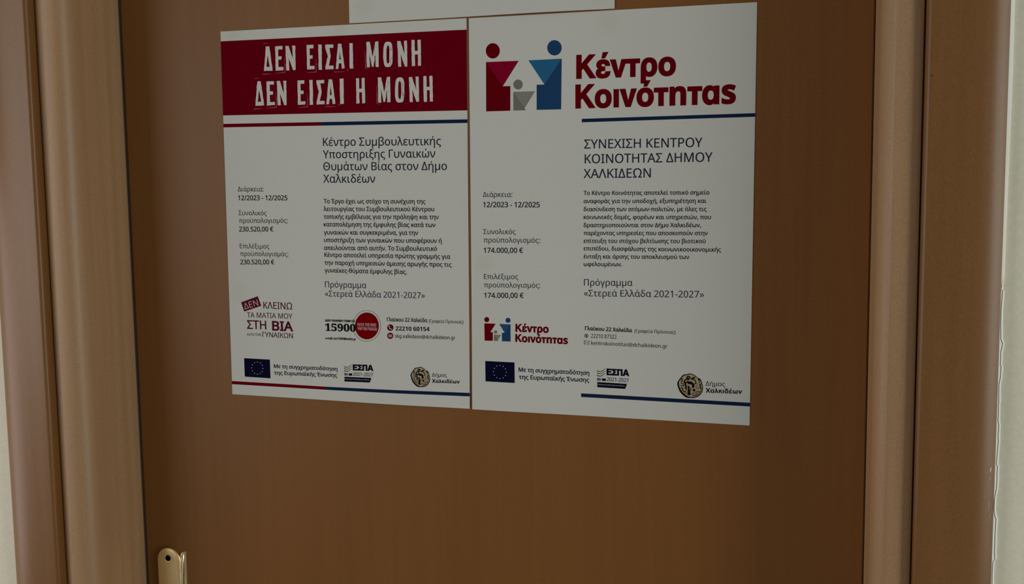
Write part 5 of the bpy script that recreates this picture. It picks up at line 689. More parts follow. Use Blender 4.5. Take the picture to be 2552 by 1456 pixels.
["P",[[244.16,381.21],[245.94,380.52],[246.73,382.11],[245.94,383.56],[244.76,383.01]],"olive",2],
["P",[[240.01,379.67],[239.82,380.38],[239.27,380.97],[238.47,381.32],[237.59,381.36],[236.8,381.08],[236.25,380.54],[236.05,379.85],[236.25,379.13],[236.8,378.55],[237.59,378.2],[238.47,378.16],[239.27,378.44],[239.82,378.98]],"coinblack",2,[[238.59,379.73],[238.53,379.97],[238.38,380.16],[238.16,380.27],[237.91,380.28],[237.69,380.19],[237.53,380.01],[237.48,379.78],[237.53,379.55],[237.69,379.36],[237.91,379.25],[238.16,379.24],[238.38,379.33],[238.53,379.51]]],
["P",[[241.19,382.1],[241.52,381.73],[241.96,381.24],[242.38,380.89],[242.92,380.65],[243.63,380.43],[244.15,380.28],[243.78,378.71],[243.24,378.87],[242.44,379.12],[241.6,379.5],[240.91,380.06],[240.37,380.65],[240.03,381.04]],"coinblack",2],
["P",[[242.23,382.31],[242.47,382.15],[242.74,381.97],[242.88,381.93],[243.12,382.07],[243.49,382.37],[243.79,382.71],[243.98,383.07],[244.12,383.49],[244.2,383.89],[244.21,384.27],[244.16,384.61],[244.12,384.74],[244.05,384.76],[243.79,384.79],[243.55,384.82],[243.6,385.76],[243.87,385.73],[244.31,385.66],[244.8,385.35],[245.05,384.83],[245.13,384.29],[245.12,383.75],[245.02,383.21],[244.83,382.65],[244.54,382.14],[244.14,381.67],[243.65,381.26],[243.08,381.0],[242.46,381.08],[242.01,381.34],[241.75,381.52]],"coinblack",2],
["P",[[234.83,384.73],[234.89,384.18],[234.98,383.46],[235.16,382.9],[235.47,382.5],[235.89,382.14],[236.33,381.93],[237.06,381.93],[238.0,382.09],[238.7,382.22],[238.95,381.08],[238.24,380.94],[237.2,380.77],[236.17,380.79],[235.32,381.15],[234.67,381.71],[234.16,382.4],[233.88,383.24],[233.76,384.09],[233.7,384.66]],"coinblack",2],
["P",[[233.56,384.26],[233.49,384.8],[233.4,385.59],[233.36,386.36],[233.41,387.05],[233.5,387.66],[233.57,388.07],[234.58,387.84],[234.52,387.45],[234.43,386.89],[234.39,386.32],[234.43,385.64],[234.52,384.88],[234.58,384.34]],"coinblack",2],
["P",[[234.74,383.44],[234.72,384.21],[234.71,385.31],[234.74,386.36],[234.87,387.18],[235.04,387.83],[235.14,388.39],[235.17,389.07],[235.15,389.8],[235.14,390.32],[236.58,390.3],[236.6,389.77],[236.61,388.99],[236.58,388.17],[236.45,387.45],[236.29,386.82],[236.18,386.17],[236.15,385.24],[236.17,384.17],[236.18,383.41]],"coinblack",2],
["P",[[237.27,385.71],[238.14,385.81],[239.33,385.96],[240.31,386.15],[240.89,386.31],[241.1,386.38],[241.11,386.37],[241.18,387.01],[241.12,388.12],[241.06,388.97],[243.32,389.03],[243.38,388.15],[243.44,386.85],[243.26,385.55],[242.58,384.56],[241.74,384.12],[240.9,383.88],[239.77,383.66],[238.5,383.5],[237.62,383.4]],"coinblack",2],
["P",[[236.24,384.86],[236.99,384.84],[238.06,384.81],[239.08,384.73],[239.93,384.56],[240.67,384.36],[241.15,384.21],[240.85,382.95],[240.37,383.09],[239.7,383.28],[238.97,383.42],[238.05,383.49],[237.01,383.52],[236.26,383.54]],"coinblack",2],
["P",[[237.37,383.75],[238.36,382.89],[237.71,382.1],[236.72,382.96]],"coinblack",2],
["P",[[236.85,387.61],[236.97,388.22],[237.12,389.11],[237.24,390.31],[237.29,392.22],[237.32,394.5],[237.33,396.14],[239.34,396.03],[239.32,394.39],[239.3,392.08],[239.24,390.09],[239.11,388.75],[238.94,387.77],[238.83,387.14]],"coinblack",2],
["P",[[238.26,391.43],[238.36,396.1],[239.9,395.99],[239.8,391.33]],"coinblack",2],
["P",[[239.66,388.94],[239.86,391.77],[240.57,391.69],[240.38,388.86]],"coinblack",2],
["P",[[241.3,388.46],[242.68,389.41],[243.28,388.52],[241.9,387.57]],"coinblack",2],
["P",[[241.63,392.1],[243.99,392.39],[244.33,390.3],[241.96,390.0]],"coinblack",2],
["P",[[242.25,385.97],[242.35,388.8],[243.02,388.75],[242.92,385.91]],"coinblack",2],
["P",[[234.26,390.47],[234.7,390.16],[235.28,389.77],[235.6,389.64],[235.72,389.79],[235.89,390.21],[235.93,390.67],[235.76,391.21],[235.42,391.84],[235.06,392.32],[234.61,392.57],[234.05,392.72],[233.62,392.82],[233.74,393.49],[234.18,393.38],[234.84,393.2],[235.48,392.83],[235.98,392.21],[236.37,391.46],[236.59,390.72],[236.54,390.02],[236.27,389.38],[235.72,388.96],[235.01,389.16],[234.35,389.59],[233.9,389.91]],"coinblack",2],
["P",[[232.5,390.48],[232.51,391.02],[232.56,391.79],[232.77,392.51],[233.36,392.84],[233.93,392.84],[234.29,392.81],[234.27,392.02],[233.93,392.04],[233.55,392.06],[233.4,392.03],[233.32,391.64],[233.29,390.95],[233.27,390.42]],"coinblack",2],
["P",[[240.89,395.89],[241.17,395.51],[241.57,395.0],[241.99,394.6],[242.53,394.33],[243.18,394.11],[243.66,393.96],[243.48,393.25],[242.99,393.41],[242.29,393.65],[241.6,393.99],[241.05,394.51],[240.62,395.07],[240.33,395.46]],"coinblack",2],
["P",[[241.78,396.47],[242.39,396.46],[243.28,396.42],[244.26,396.24],[245.32,395.8],[246.37,395.25],[247.1,394.86],[246.73,394.07],[246.0,394.46],[244.99,394.99],[244.05,395.38],[243.23,395.53],[242.4,395.56],[241.8,395.58]],"coinblack",2],
["P",[[244.24,393.3],[245.21,393.02],[246.54,392.64],[247.52,392.45],[247.81,392.5],[247.81,392.55],[247.8,392.65],[247.55,392.99],[247.07,393.46],[246.7,393.81],[247.14,394.31],[247.51,393.95],[248.03,393.44],[248.4,392.92],[248.46,392.37],[248.15,391.89],[247.5,391.76],[246.41,391.98],[245.06,392.36],[244.09,392.64]],"coinblack",2],
["P",[[243.83,394.4],[246.0,393.59],[245.87,393.2],[243.7,394.01]],"coinblack",2],
["P",[[230.91,381.95],[233.09,381.75],[233.05,380.85],[230.87,381.05]],"coinblack",2],
["P",[[231.09,383.69],[232.88,383.61],[232.88,382.66],[231.09,382.74]],"coinblack",2],
["P",[[231.25,384.14],[231.2,384.43],[231.15,384.92],[231.34,385.51],[231.87,385.91],[232.47,386.2],[232.89,386.38],[233.27,385.56],[232.86,385.37],[232.33,385.12],[232.03,384.93],[232.02,384.81],[232.07,384.53],[232.12,384.27]],"coinblack",2],
["P",[[231.38,388.35],[231.63,388.06],[231.94,387.72],[232.01,387.63],[232.17,387.8],[232.51,388.27],[232.76,388.64],[233.4,388.17],[233.14,387.79],[232.74,387.24],[232.16,386.84],[231.5,387.09],[231.07,387.53],[230.81,387.84]],"coinblack",2],
["P",[[231.07,390.05],[232.85,390.78],[233.31,389.69],[231.53,388.96]],"coinblack",2],
["P",[[231.83,381.9],[232.83,383.69],[233.32,383.38],[232.33,381.6]],"coinblack",2],
["P",[[246.29,381.72],[248.26,382.45],[248.74,381.2],[246.77,380.48]],"coinblack",2],
["P",[[247.08,383.18],[247.87,384.46],[248.74,383.87],[247.95,382.59]],"coinblack",2],
["P",[[248.18,386.26],[249.56,386.0],[249.4,384.86],[248.03,385.12]],"coinblack",2],
["P",[[247.75,385.79],[248.33,389.82],[249.45,389.6],[248.86,385.57]],"coinblack",2],
["P",[[248.75,390.11],[250.03,389.84],[249.91,389.07],[248.63,389.33]],"coinblack",2],
["P",[[248.31,391.82],[248.9,392.3],[249.66,391.34],[249.07,390.86]],"coinblack",2],
["P",[[244.92,384.84],[246.19,384.93],[246.25,385.86],[245.05,386.55],[245.25,386.93],[246.61,386.08],[246.48,384.59],[244.98,384.4]],"brownline",2],
["P",[[244.45,388.72],[246.13,387.95],[247.01,388.49],[246.96,389.41],[245.35,389.93],[244.47,389.49],[244.25,389.94],[245.35,390.42],[247.28,389.76],[247.43,388.24],[246.13,387.46],[244.27,388.27]],"brownline",2],
["P",[[244.2,387.26],[245.77,386.89],[245.71,386.53],[244.13,386.91]],"brownline",2],
["P",[[244.95,389.26],[246.13,389.21],[246.13,388.84],[244.95,388.9]],"brownline",2],
["P",[[233.69,386.25],[234.09,385.42],[233.66,385.23],[233.26,386.06]],"coin",3],
["P",[[236.63,386.1],[236.93,385.48],[236.57,385.31],[236.27,385.94]],"coin",3],
["P",[[238.84,388.01],[239.83,387.15],[239.41,386.63],[238.42,387.49]],"coin",3],
["P",[[236.87,387.43],[236.97,390.26],[236.87,393.51],[237.23,393.5],[237.33,390.24],[237.23,387.4]],"coin",3],
["P",[[239.24,390.26],[239.83,389.02],[239.41,388.82],[238.82,390.06]],"coin",3],
["P",[[235.57,384.14],[236.17,383.51],[235.94,383.29],[235.35,383.92]],"coin",3],
["P",[[237.9,386.26],[238.5,385.82],[238.37,385.63],[237.77,386.06]],"coin",3],
["P",[[232.57,388.19],[232.96,387.97],[232.8,387.65],[232.41,387.87]],"coin",3]],
'municipal_text':[
["T","Δήμος","r",253.29,386.23,-0.017,6.02,5.844,0,"ink",1],
["T","Χαλκιδέων","b",253.27,393.04,-0.0183,6.515,5.763,4,"ink",1]],
},
'R':{
'family_logo':[
["P",[[34.1,35.32],[33.89,37.07],[33.31,38.72],[32.39,40.19],[31.16,41.39],[29.69,42.28],[28.06,42.8],[26.34,42.93],[24.62,42.66],[22.99,42.0],[21.53,40.99],[20.31,39.68],[19.4,38.14],[18.85,36.43],[18.67,34.66],[18.88,32.9],[19.46,31.24],[20.4,29.78],[21.63,28.58],[23.11,27.7],[24.74,27.18],[26.46,27.06],[28.18,27.34],[29.8,28.0],[31.25,29.0],[32.46,30.31],[33.36,31.85],[33.92,33.55]],"darkred",0],
["P",[[101.05,35.12],[100.86,36.84],[100.29,38.46],[99.38,39.9],[98.16,41.08],[96.7,41.95],[95.07,42.46],[93.36,42.58],[91.65,42.31],[90.02,41.67],[88.56,40.68],[87.34,39.39],[86.42,37.87],[85.85,36.19],[85.66,34.45],[85.86,32.72],[86.43,31.1],[87.36,29.66],[88.58,28.48],[90.04,27.62],[91.67,27.12],[93.39,27.0],[95.1,27.27],[96.72,27.92],[98.17,28.91],[99.38,30.2],[100.3,31.71],[100.86,33.38]],"blue",0],
["P",[[59.0,71.06],[58.87,72.21],[58.49,73.28],[57.88,74.24],[57.07,75.03],[56.1,75.62],[55.03,75.97],[53.89,76.06],[52.76,75.89],[51.69,75.48],[50.72,74.83],[49.92,73.98],[49.32,72.98],[48.95,71.88],[48.83,70.72],[48.96,69.57],[49.34,68.49],[49.96,67.53],[50.77,66.74],[51.74,66.16],[52.82,65.82],[53.95,65.73],[55.08,65.9],[56.15,66.32],[57.11,66.96],[57.91,67.81],[58.51,68.81],[58.88,69.91]],"grey",0],
["P",[[18.82,46.36],[54.68,46.47],[37.05,72.13],[45.37,72.17],[45.21,97.76],[18.51,97.78]],"darkred",0],
["P",[[18.82,46.36],[54.68,46.47],[37.05,72.13]],"crimson",1],
["P",[[65.44,46.42],[101.04,46.2],[100.38,97.79],[74.07,97.68],[74.16,71.81],[82.57,71.86]],"blue",0],
["P",[[65.44,46.42],[101.04,46.2],[82.57,71.86]],"skyblue",1],
["P",[[48.78,78.3],[72.25,78.45],[60.79,95.4],[62.05,97.72],[48.67,97.73]],"grey",0],
["P",[[48.78,78.3],[72.25,78.45],[60.29,94.54]],"lightgrey",1]],
'small_family_logo':[
["P",[[20.02,320.4],[19.95,321.03],[19.74,321.64],[19.4,322.19],[18.96,322.65],[18.43,323.0],[17.84,323.23],[17.23,323.33],[16.61,323.27],[16.02,323.08],[15.5,322.76],[15.06,322.33],[14.73,321.8],[14.53,321.2],[14.47,320.57],[14.54,319.94],[14.75,319.33],[15.09,318.78],[15.53,318.32],[16.06,317.96],[16.65,317.73],[17.27,317.64],[17.88,317.7],[18.47,317.89],[18.99,318.21],[19.43,318.64],[19.75,319.17],[19.95,319.77]],"darkred",0],
["P",[[44.09,320.43],[44.02,321.04],[43.81,321.63],[43.49,322.17],[43.05,322.62],[42.53,322.96],[41.95,323.19],[41.34,323.28],[40.73,323.23],[40.15,323.04],[39.63,322.73],[39.2,322.31],[38.88,321.79],[38.68,321.21],[38.61,320.6],[38.68,319.98],[38.89,319.39],[39.22,318.86],[39.65,318.41],[40.18,318.06],[40.76,317.84],[41.37,317.75],[41.98,317.8],[42.55,317.99],[43.07,318.3],[43.5,318.72],[43.82,319.24],[44.02,319.81]],"blue",0],
["P",[[29.08,333.6],[29.03,334.0],[28.89,334.38],[28.66,334.73],[28.37,335.02],[28.01,335.25],[27.62,335.39],[27.2,335.45],[26.79,335.42],[26.4,335.31],[26.04,335.11],[25.75,334.83],[25.53,334.5],[25.39,334.13],[25.35,333.73],[25.4,333.33],[25.54,332.95],[25.76,332.6],[26.06,332.31],[26.41,332.08],[26.81,331.93],[27.22,331.88],[27.64,331.91],[28.03,332.02],[28.38,332.23],[28.68,332.5],[28.9,332.83],[29.03,333.2]],"grey",0],
["P",[[14.5,324.65],[27.26,324.72],[21.23,334.06],[24.12,334.08],[23.95,343.42],[14.72,343.58]],"darkred",0],
["P",[[14.5,324.65],[27.26,324.72],[21.23,334.06]],"midred",1],
["P",[[31.43,324.77],[44.07,324.84],[44.13,343.52],[34.42,343.51],[34.46,334.27],[37.46,334.04]],"blue",0],
["P",[[31.43,324.77],[44.07,324.84],[37.46,334.04]],"midblue",1],
["P",[[25.4,336.57],[33.49,336.65],[29.94,341.65],[30.06,343.31],[25.37,343.43]],"grey",0],
["P",[[25.4,336.57],[33.49,336.65],[29.94,341.65]],"lightgrey",1]],
'title_text':[
["T","Κέντρο","b",117.08,66.76,0.0015,30.605,32.156,20,"darkred",1],
["T","Κοινότnταs","b",116.24,96.91,-0.0022,30.682,32.347,20,"darkred",1]],
'small_title_text':[
["T","Κέντρο","b",49.89,332.44,0.0017,11.031,11.506,20,"darkred",1],
["T","Κοινότnταs","b",49.67,343.37,0.0065,10.958,11.35,20,"darkred",1]],
'blue_rule':[
["P",[[122.41,108.11],[297,106.82],[297,110.32],[122.42,111.68]],"navy",0],
["P",[[122.03,396.05],[297,396.46],[297,400.32],[122.04,399.97]],"navy",0]],
'subtitle_text':[
["T","ΣΥΝΕΧΙΣΗ ΚΕΝΤΡΟΥ","r",125.08,138.61,0.0023,12.923,12.923,4,"inkblue",1],
["T","ΚΟΙΝΟΤΗΤΑΣ ΔΗΜΟΥ","r",125.62,153.81,-0.0009,12.945,12.945,4,"inkblue",1],
["T","ΧΑΛΚΙΔΕΩΝ","r",124.48,169.04,-0.0026,13.027,13.027,4,"inkblue",1]],
'duration_text':[
["T","Διάρκεια:","r",14.2,188.17,0.0066,7.601,7.601,0,"inkgrey",1],
["T","12/2023 - 12/2025","r",14.38,199.05,0.0019,7.543,7.543,16,"ink",1]],
'budget_text':[
["T","Συνολικός","r",14.25,228.02,-0.0077,7.535,7.535,0,"inkgrey",1],
["T","προϋπολογισμός:","r",14.45,237.01,-0.006,7.584,7.584,0,"inkgrey",1],
["T","174.000,00 €","r",14.63,247.98,-0.01,7.495,7.495,16,"ink",1],
["T","Επιλέξιμος","r",14.51,276.42,-0.0136,7.676,7.676,0,"inkgrey",1],
["T","προϋπολογισμός:","r",14.43,285.49,-0.0145,7.617,7.617,0,"inkgrey",1],
["T","174.000,00 €","r",14.75,296.82,-0.0227,7.551,7.551,16,"ink",1]],
'body_text':[
["T","Το Κέντρο Κοινότητας αποτελεί τοπικό σημείο","r",124.51,186.46,-0.0006,5.898,5.898,15,"ink",1],
["T","αναφοράς για την υποδοχή, εξυπηρέτηση και","r",124.52,194.88,-0.001,5.882,5.882,15,"ink",1],
["T","διασύνδεση των ατόμων-πολιτών, με όλες τις","r",124.53,203.18,-0.0013,5.899,5.899,15,"ink",1],
["T","κοινωνικές δομές, φορέων και υπηρεσιών, που","r",124.54,211.37,-0.0026,5.926,5.926,15,"ink",1],
["T","δραστηριοποιούνται στον Δήμο Χαλκιδέων,","r",124.55,219.83,-0.0059,5.897,5.897,15,"ink",1],
["T","παρέχοντας υπηρεσίες που αποσκοπούν στην","r",124.56,228.05,-0.0071,5.883,5.883,15,"ink",1],
["T","επίτευξη του στόχου βελτίωσης του βιοτικού","r",124.57,236.28,-0.0084,5.893,5.893,15,"ink",1],
["T","επιπέδου, διασφάλισης της κοινωνικοοικονομικής","r",124.58,244.14,-0.0029,5.919,5.919,15,"ink",1],
["T","ένταξη και άρσης του αποκλεισμού των","r",124.6,252.52,-0.0091,5.885,5.885,15,"ink",1],
["T","ωφελουμένων.","r",124.61,260.54,-0.0107,5.895,5.895,15,"ink",1]],
'programme_text':[
["T","Πρόγραμμα","r",125.02,281.06,-0.0151,9.441,9.441,0,"inkblue",1],
["T","«Στερεά Ελλάδα 2021-2027»","r",125.04,292.32,-0.0135,9.527,9.527,0,"inkblue",1]],
'contact_text':[
["T","Γλαύκου 22 Χαλκίδα","r",126.12,328.13,0.0106,5.272,5.38,28,"ink",1],
["T","(Γραφεία Πρόνοιας)","r",178.62,328.87,-0.004,4.601,4.882,2,"ink",1],
["T","22210 87322","r",132.59,336.12,0.0049,4.62,5.916,0,"ink",1],
["T","kentrokoinotitas@dchalkideon.gr","r",132.76,343.5,0.0049,5.153,5.386,2,"ink",1]],
'phone_icon':[
["P",[[129.63,334.16],[129.53,334.8],[129.22,335.39],[128.74,335.87],[128.13,336.19],[127.45,336.31],[126.78,336.24],[126.17,335.96],[125.69,335.52],[125.38,334.96],[125.27,334.32],[125.37,333.67],[125.68,333.08],[126.17,332.6],[126.77,332.29],[127.45,332.16],[128.12,332.24],[128.73,332.51],[129.21,332.95],[129.52,333.52]],"maroonred",0,[[129.09,334.18],[129.01,334.66],[128.78,335.09],[128.41,335.45],[127.96,335.68],[127.45,335.78],[126.95,335.72],[126.49,335.52],[126.13,335.19],[125.89,334.77],[125.81,334.3],[125.89,333.82],[126.13,333.38],[126.49,333.03],[126.94,332.79],[127.45,332.7],[127.95,332.76],[128.41,332.96],[128.77,333.28],[129.01,333.71]]],
["P",[[126.5,333.44],[127.19,334.35],[126.88,335.43],[128.02,335.66],[128.34,334.1],[127.47,332.76]],"maroonred",0]],
'mail_icon':[
["P",[[125.11,339.58],[130.78,339.79],[130.65,343.36],[125.16,343.27],[125.3,339.4],[124.94,339.41],[124.94,343.56],[130.83,343.64],[130.99,339.51],[125.13,339.23]],"maroonred",0],
["P",[[125.0,339.53],[127.92,342.09],[130.99,339.78],[130.78,339.51],[127.95,341.74],[125.24,339.27]],"maroonred",0],
["P",[[125.17,343.53],[127.27,341.45],[127.03,341.21],[124.93,343.29]],"maroonred",0],
["P",[[130.87,343.38],[128.84,341.3],[128.58,341.55],[130.61,343.62]],"maroonred",0]],
'union_flag':[
["P",[[15.33,365.82],[48.46,366.03],[48.79,388.38],[15.62,388.21]],"flagblue",0],
["P",[[32.06,369.16],[32.25,369.59],[32.74,369.6],[32.37,369.93],[32.48,370.38],[32.06,370.15],[31.64,370.42],[31.76,369.95],[31.38,369.66],[31.87,369.6]],"chalk",1],
["P",[[35.69,370.15],[35.88,370.58],[36.37,370.59],[36.0,370.91],[36.11,371.37],[35.69,371.14],[35.28,371.41],[35.39,370.94],[35.02,370.65],[35.51,370.59]],"chalk",1],
["P",[[38.35,372.82],[38.54,373.25],[39.02,373.26],[38.65,373.59],[38.77,374.04],[38.35,373.81],[37.93,374.08],[38.04,373.61],[37.67,373.32],[38.16,373.26]],"chalk",1],
["P",[[39.32,376.46],[39.51,376.89],[40.0,376.9],[39.63,377.23],[39.74,377.68],[39.32,377.45],[38.91,377.72],[39.02,377.26],[38.65,376.97],[39.13,376.91]],"chalk",1],
["P",[[38.36,380.1],[38.54,380.53],[39.03,380.54],[38.66,380.87],[38.77,381.32],[38.36,381.09],[37.94,381.36],[38.05,380.89],[37.68,380.6],[38.17,380.54]],"chalk",1],
["P",[[35.7,382.76],[35.89,383.19],[36.38,383.2],[36.01,383.53],[36.12,383.98],[35.71,383.76],[35.29,384.02],[35.4,383.56],[35.03,383.27],[35.52,383.21]],"chalk",1],
["P",[[32.07,383.74],[32.26,384.17],[32.75,384.18],[32.38,384.51],[32.49,384.96],[32.07,384.73],[31.65,385.0],[31.77,384.54],[31.39,384.25],[31.88,384.18]],"chalk",1],
["P",[[28.43,382.76],[28.62,383.19],[29.11,383.2],[28.73,383.53],[28.85,383.98],[28.43,383.76],[28.01,384.02],[28.12,383.56],[27.75,383.27],[28.24,383.21]],"chalk",1],
["P",[[25.75,380.09],[25.94,380.52],[26.43,380.53],[26.06,380.86],[26.17,381.31],[25.75,381.08],[25.33,381.35],[25.45,380.89],[25.07,380.6],[25.56,380.53]],"chalk",1],
["P",[[24.77,376.44],[24.96,376.86],[25.45,376.88],[25.08,377.2],[25.19,377.66],[24.77,377.43],[24.35,377.7],[24.47,377.23],[24.09,376.94],[24.58,376.88]],"chalk",1],
["P",[[25.75,372.79],[25.94,373.22],[26.43,373.23],[26.06,373.56],[26.17,374.01],[25.75,373.78],[25.33,374.05],[25.44,373.58],[25.07,373.29],[25.56,373.23]],"chalk",1],
["P",[[28.42,370.12],[28.61,370.55],[29.1,370.57],[28.73,370.89],[28.84,371.35],[28.42,371.12],[28.0,371.38],[28.12,370.92],[27.74,370.63],[28.23,370.57]],"chalk",1]],
'cofunding_text':[
["T","Με τη συγχρηματοδότηση","r",53.29,375.73,0.0032,6.339,6.235,22,"inkblue",1],
["T","της Ευρωπαϊκής Ένωσης","r",53.67,383.62,-0.0017,6.647,6.241,22,"inkblue",1]],
'programme_logo':[
["P",[[138.88,371.38],[139.11,371.49],[139.45,371.67],[139.87,371.86],[140.32,372.01],[140.78,372.1],[141.27,372.17],[141.79,372.2],[142.3,372.18],[142.78,372.11],[143.26,372.0],[143.75,371.83],[144.26,371.57],[144.78,371.22],[145.3,370.78],[145.81,370.33],[146.3,369.93],[146.82,369.54],[147.36,369.16],[147.85,368.82],[148.18,368.58],[147.96,368.25],[147.61,368.46],[147.11,368.77],[146.54,369.14],[145.99,369.51],[145.46,369.9],[144.93,370.33],[144.42,370.72],[143.95,371.02],[143.51,371.2],[143.1,371.32],[142.68,371.39],[142.27,371.42],[141.84,371.41],[141.4,371.36],[140.98,371.27],[140.6,371.16],[140.25,371.02],[139.91,370.83],[139.61,370.64],[139.39,370.5]],"wavegrey",0],
["P",[[138.89,373.65],[139.12,373.76],[139.46,373.94],[139.88,374.13],[140.33,374.28],[140.79,374.37],[141.28,374.44],[141.79,374.47],[142.3,374.45],[142.79,374.38],[143.27,374.27],[143.76,374.09],[144.26,373.84],[144.79,373.48],[145.31,373.05],[145.82,372.6],[146.31,372.19],[146.83,371.81],[147.37,371.42],[147.85,371.09],[148.19,370.85],[147.97,370.51],[147.62,370.72],[147.12,371.04],[146.55,371.4],[146.0,371.77],[145.47,372.17],[144.94,372.6],[144.43,372.99],[143.96,373.28],[143.52,373.47],[143.1,373.59],[142.69,373.66],[142.28,373.69],[141.85,373.68],[141.41,373.63],[140.98,373.54],[140.6,373.43],[140.26,373.29],[139.92,373.1],[139.61,372.91],[139.39,372.77]],"wavegrey",0],
["P",[[138.89,376.15],[139.12,376.26],[139.46,376.43],[139.88,376.63],[140.33,376.77],[140.8,376.87],[141.29,376.94],[141.8,376.97],[142.31,376.95],[142.79,376.88],[143.28,376.76],[143.76,376.59],[144.27,376.34],[144.79,375.98],[145.32,375.54],[145.83,375.09],[146.32,374.68],[146.83,374.3],[147.38,373.92],[147.86,373.58],[148.2,373.34],[147.98,373.0],[147.63,373.22],[147.13,373.53],[146.56,373.9],[146.01,374.27],[145.48,374.66],[144.95,375.09],[144.44,375.48],[143.96,375.78],[143.53,375.96],[143.11,376.08],[142.7,376.15],[142.28,376.19],[141.86,376.18],[141.42,376.12],[140.99,376.03],[140.61,375.93],[140.26,375.79],[139.92,375.6],[139.62,375.41],[139.4,375.27]],"blackgreen",0],
["P",[[139.29,378.61],[143.33,378.72],[143.38,381.48],[139.34,381.43]],"flaggrey",0],
["P",[[140.7,379.21],[143.28,379.26],[143.29,379.08],[140.71,379.02]],"chalkdim",1],
["P",[[140.71,379.98],[143.28,380.03],[143.29,379.85],[140.71,379.8]],"chalkdim",1],
["P",[[140.71,380.75],[143.28,380.81],[143.29,380.62],[140.72,380.57]],"chalkdim",1],
["P",[[144.47,378.77],[148.52,378.87],[148.57,381.5],[144.52,381.45]],"logonavy",0],
["P",[[139.35,382.98],[171.14,383.4],[169.23,388.82],[139.48,388.55]],"logonavy",0],
["T","ΕΣΠΑ","b",149.62,374.89,0.0019,9.084,9.037,34,"logonavy",1],
["T","2021-2027","r",149.71,381.46,0.0064,4.831,5.652,4,"logonavy",1],
["T","Βιώσιμη Ανάπτυξη για Ολους","r",140.16,386.02,0.0102,2.06,1.657,22,"chalkdim",1]],
'municipal_emblem':[
["P",[[237.53,369.25],[238.88,369.65],[241.59,371.01],[243.85,372.96],[247.0,374.41],[248.15,376.42],[249.08,379.58],[249.74,382.29],[249.78,385.27],[248.97,388.29],[246.99,391.15],[244.77,393.11],[241.87,394.3],[238.39,395.02],[237.71,394.18],[236.75,395.04],[233.09,394.66],[230.14,392.98],[227.63,390.57],[225.79,388.13],[224.39,384.51],[223.4,380.87],[223.77,378.78],[225.21,376.17],[226.77,374.25],[228.55,371.63],[230.35,370.51],[232.82,370.28],[235.06,369.49]],"coinblack",0],
["P",[[237.54,370.17],[239.12,370.67],[241.15,371.72],[243.64,373.66],[246.34,375.13],[247.37,376.91],[248.3,379.85],[248.89,382.34],[248.82,385.09],[248.07,387.88],[246.31,390.27],[244.31,391.99],[241.63,393.17],[238.04,393.7],[235.79,393.6],[233.52,392.68],[231.25,391.07],[228.97,389.0],[227.36,386.66],[225.97,383.97],[225.15,380.78],[225.13,378.94],[226.12,376.82],[227.68,374.9],[229.46,372.51],[230.81,371.53],[233.06,371.3],[235.3,370.51]],"coin",1],
["P",[[230.1,389.29],[232.11,387.8],[233.94,389.55],[233.96,391.85],[232.6,391.23]],"ochre",2],
["P",[[241.86,375.12],[243.87,374.34],[244.79,376.12],[243.91,377.77],[242.56,377.15]],"olive",2],
["P",[[237.13,373.4],[236.92,374.21],[236.3,374.88],[235.4,375.28],[234.4,375.33],[233.5,375.02],[232.87,374.41],[232.63,373.62],[232.85,372.81],[233.46,372.14],[234.36,371.75],[235.36,371.7],[236.27,372.01],[236.9,372.62]],"coinblack",2,[[235.51,373.48],[235.45,373.74],[235.28,373.96],[235.03,374.09],[234.75,374.1],[234.5,374.0],[234.32,373.8],[234.25,373.54],[234.31,373.28],[234.49,373.06],[234.74,372.94],[235.02,372.92],[235.27,373.03],[235.45,373.23]]],
["P",[[238.5,376.15],[238.87,375.72],[239.37,375.17],[239.83,374.77],[240.45,374.5],[241.24,374.25],[241.84,374.07],[241.4,372.3],[240.78,372.48],[239.87,372.76],[238.93,373.2],[238.15,373.84],[237.55,374.51],[237.16,374.95]],"coinblack",2],
["P",[[239.69,376.37],[239.96,376.19],[240.26,375.99],[240.42,375.95],[240.69,376.1],[241.11,376.44],[241.45,376.83],[241.68,377.23],[241.85,377.71],[241.94,378.16],[241.96,378.58],[241.9,378.97],[241.86,379.12],[241.79,379.14],[241.49,379.18],[241.21,379.21],[241.28,380.28],[241.59,380.24],[242.09,380.16],[242.64,379.8],[242.92,379.21],[243.0,378.6],[242.98,377.99],[242.86,377.38],[242.64,376.75],[242.31,376.17],[241.84,375.64],[241.28,375.19],[240.63,374.89],[239.92,374.99],[239.42,375.29],[239.13,375.49]],"coinblack",2],
["P",[[231.31,379.16],[231.37,378.54],[231.46,377.72],[231.66,377.08],[232.0,376.62],[232.47,376.21],[232.98,375.98],[233.81,375.97],[234.88,376.15],[235.67,376.3],[235.94,375.0],[235.13,374.85],[233.95,374.66],[232.78,374.69],[231.82,375.1],[231.08,375.74],[230.52,376.52],[230.2,377.48],[230.08,378.44],[230.02,379.08]],"coinblack",2],
["P",[[229.85,378.63],[229.78,379.25],[229.69,380.14],[229.65,381.02],[229.71,381.79],[229.82,382.48],[229.9,382.94],[231.06,382.69],[230.98,382.24],[230.87,381.6],[230.82,380.96],[230.86,380.19],[230.95,379.33],[231.02,378.72]],"coinblack",2],
["P",[[231.18,377.7],[231.17,378.57],[231.17,379.82],[231.22,381.01],[231.38,381.93],[231.57,382.67],[231.7,383.3],[231.74,384.07],[231.73,384.9],[231.72,385.49],[233.36,385.46],[233.37,384.85],[233.38,383.97],[233.33,383.04],[233.17,382.22],[232.98,381.51],[232.85,380.78],[232.81,379.72],[232.82,378.52],[232.82,377.65]],"coinblack",2],
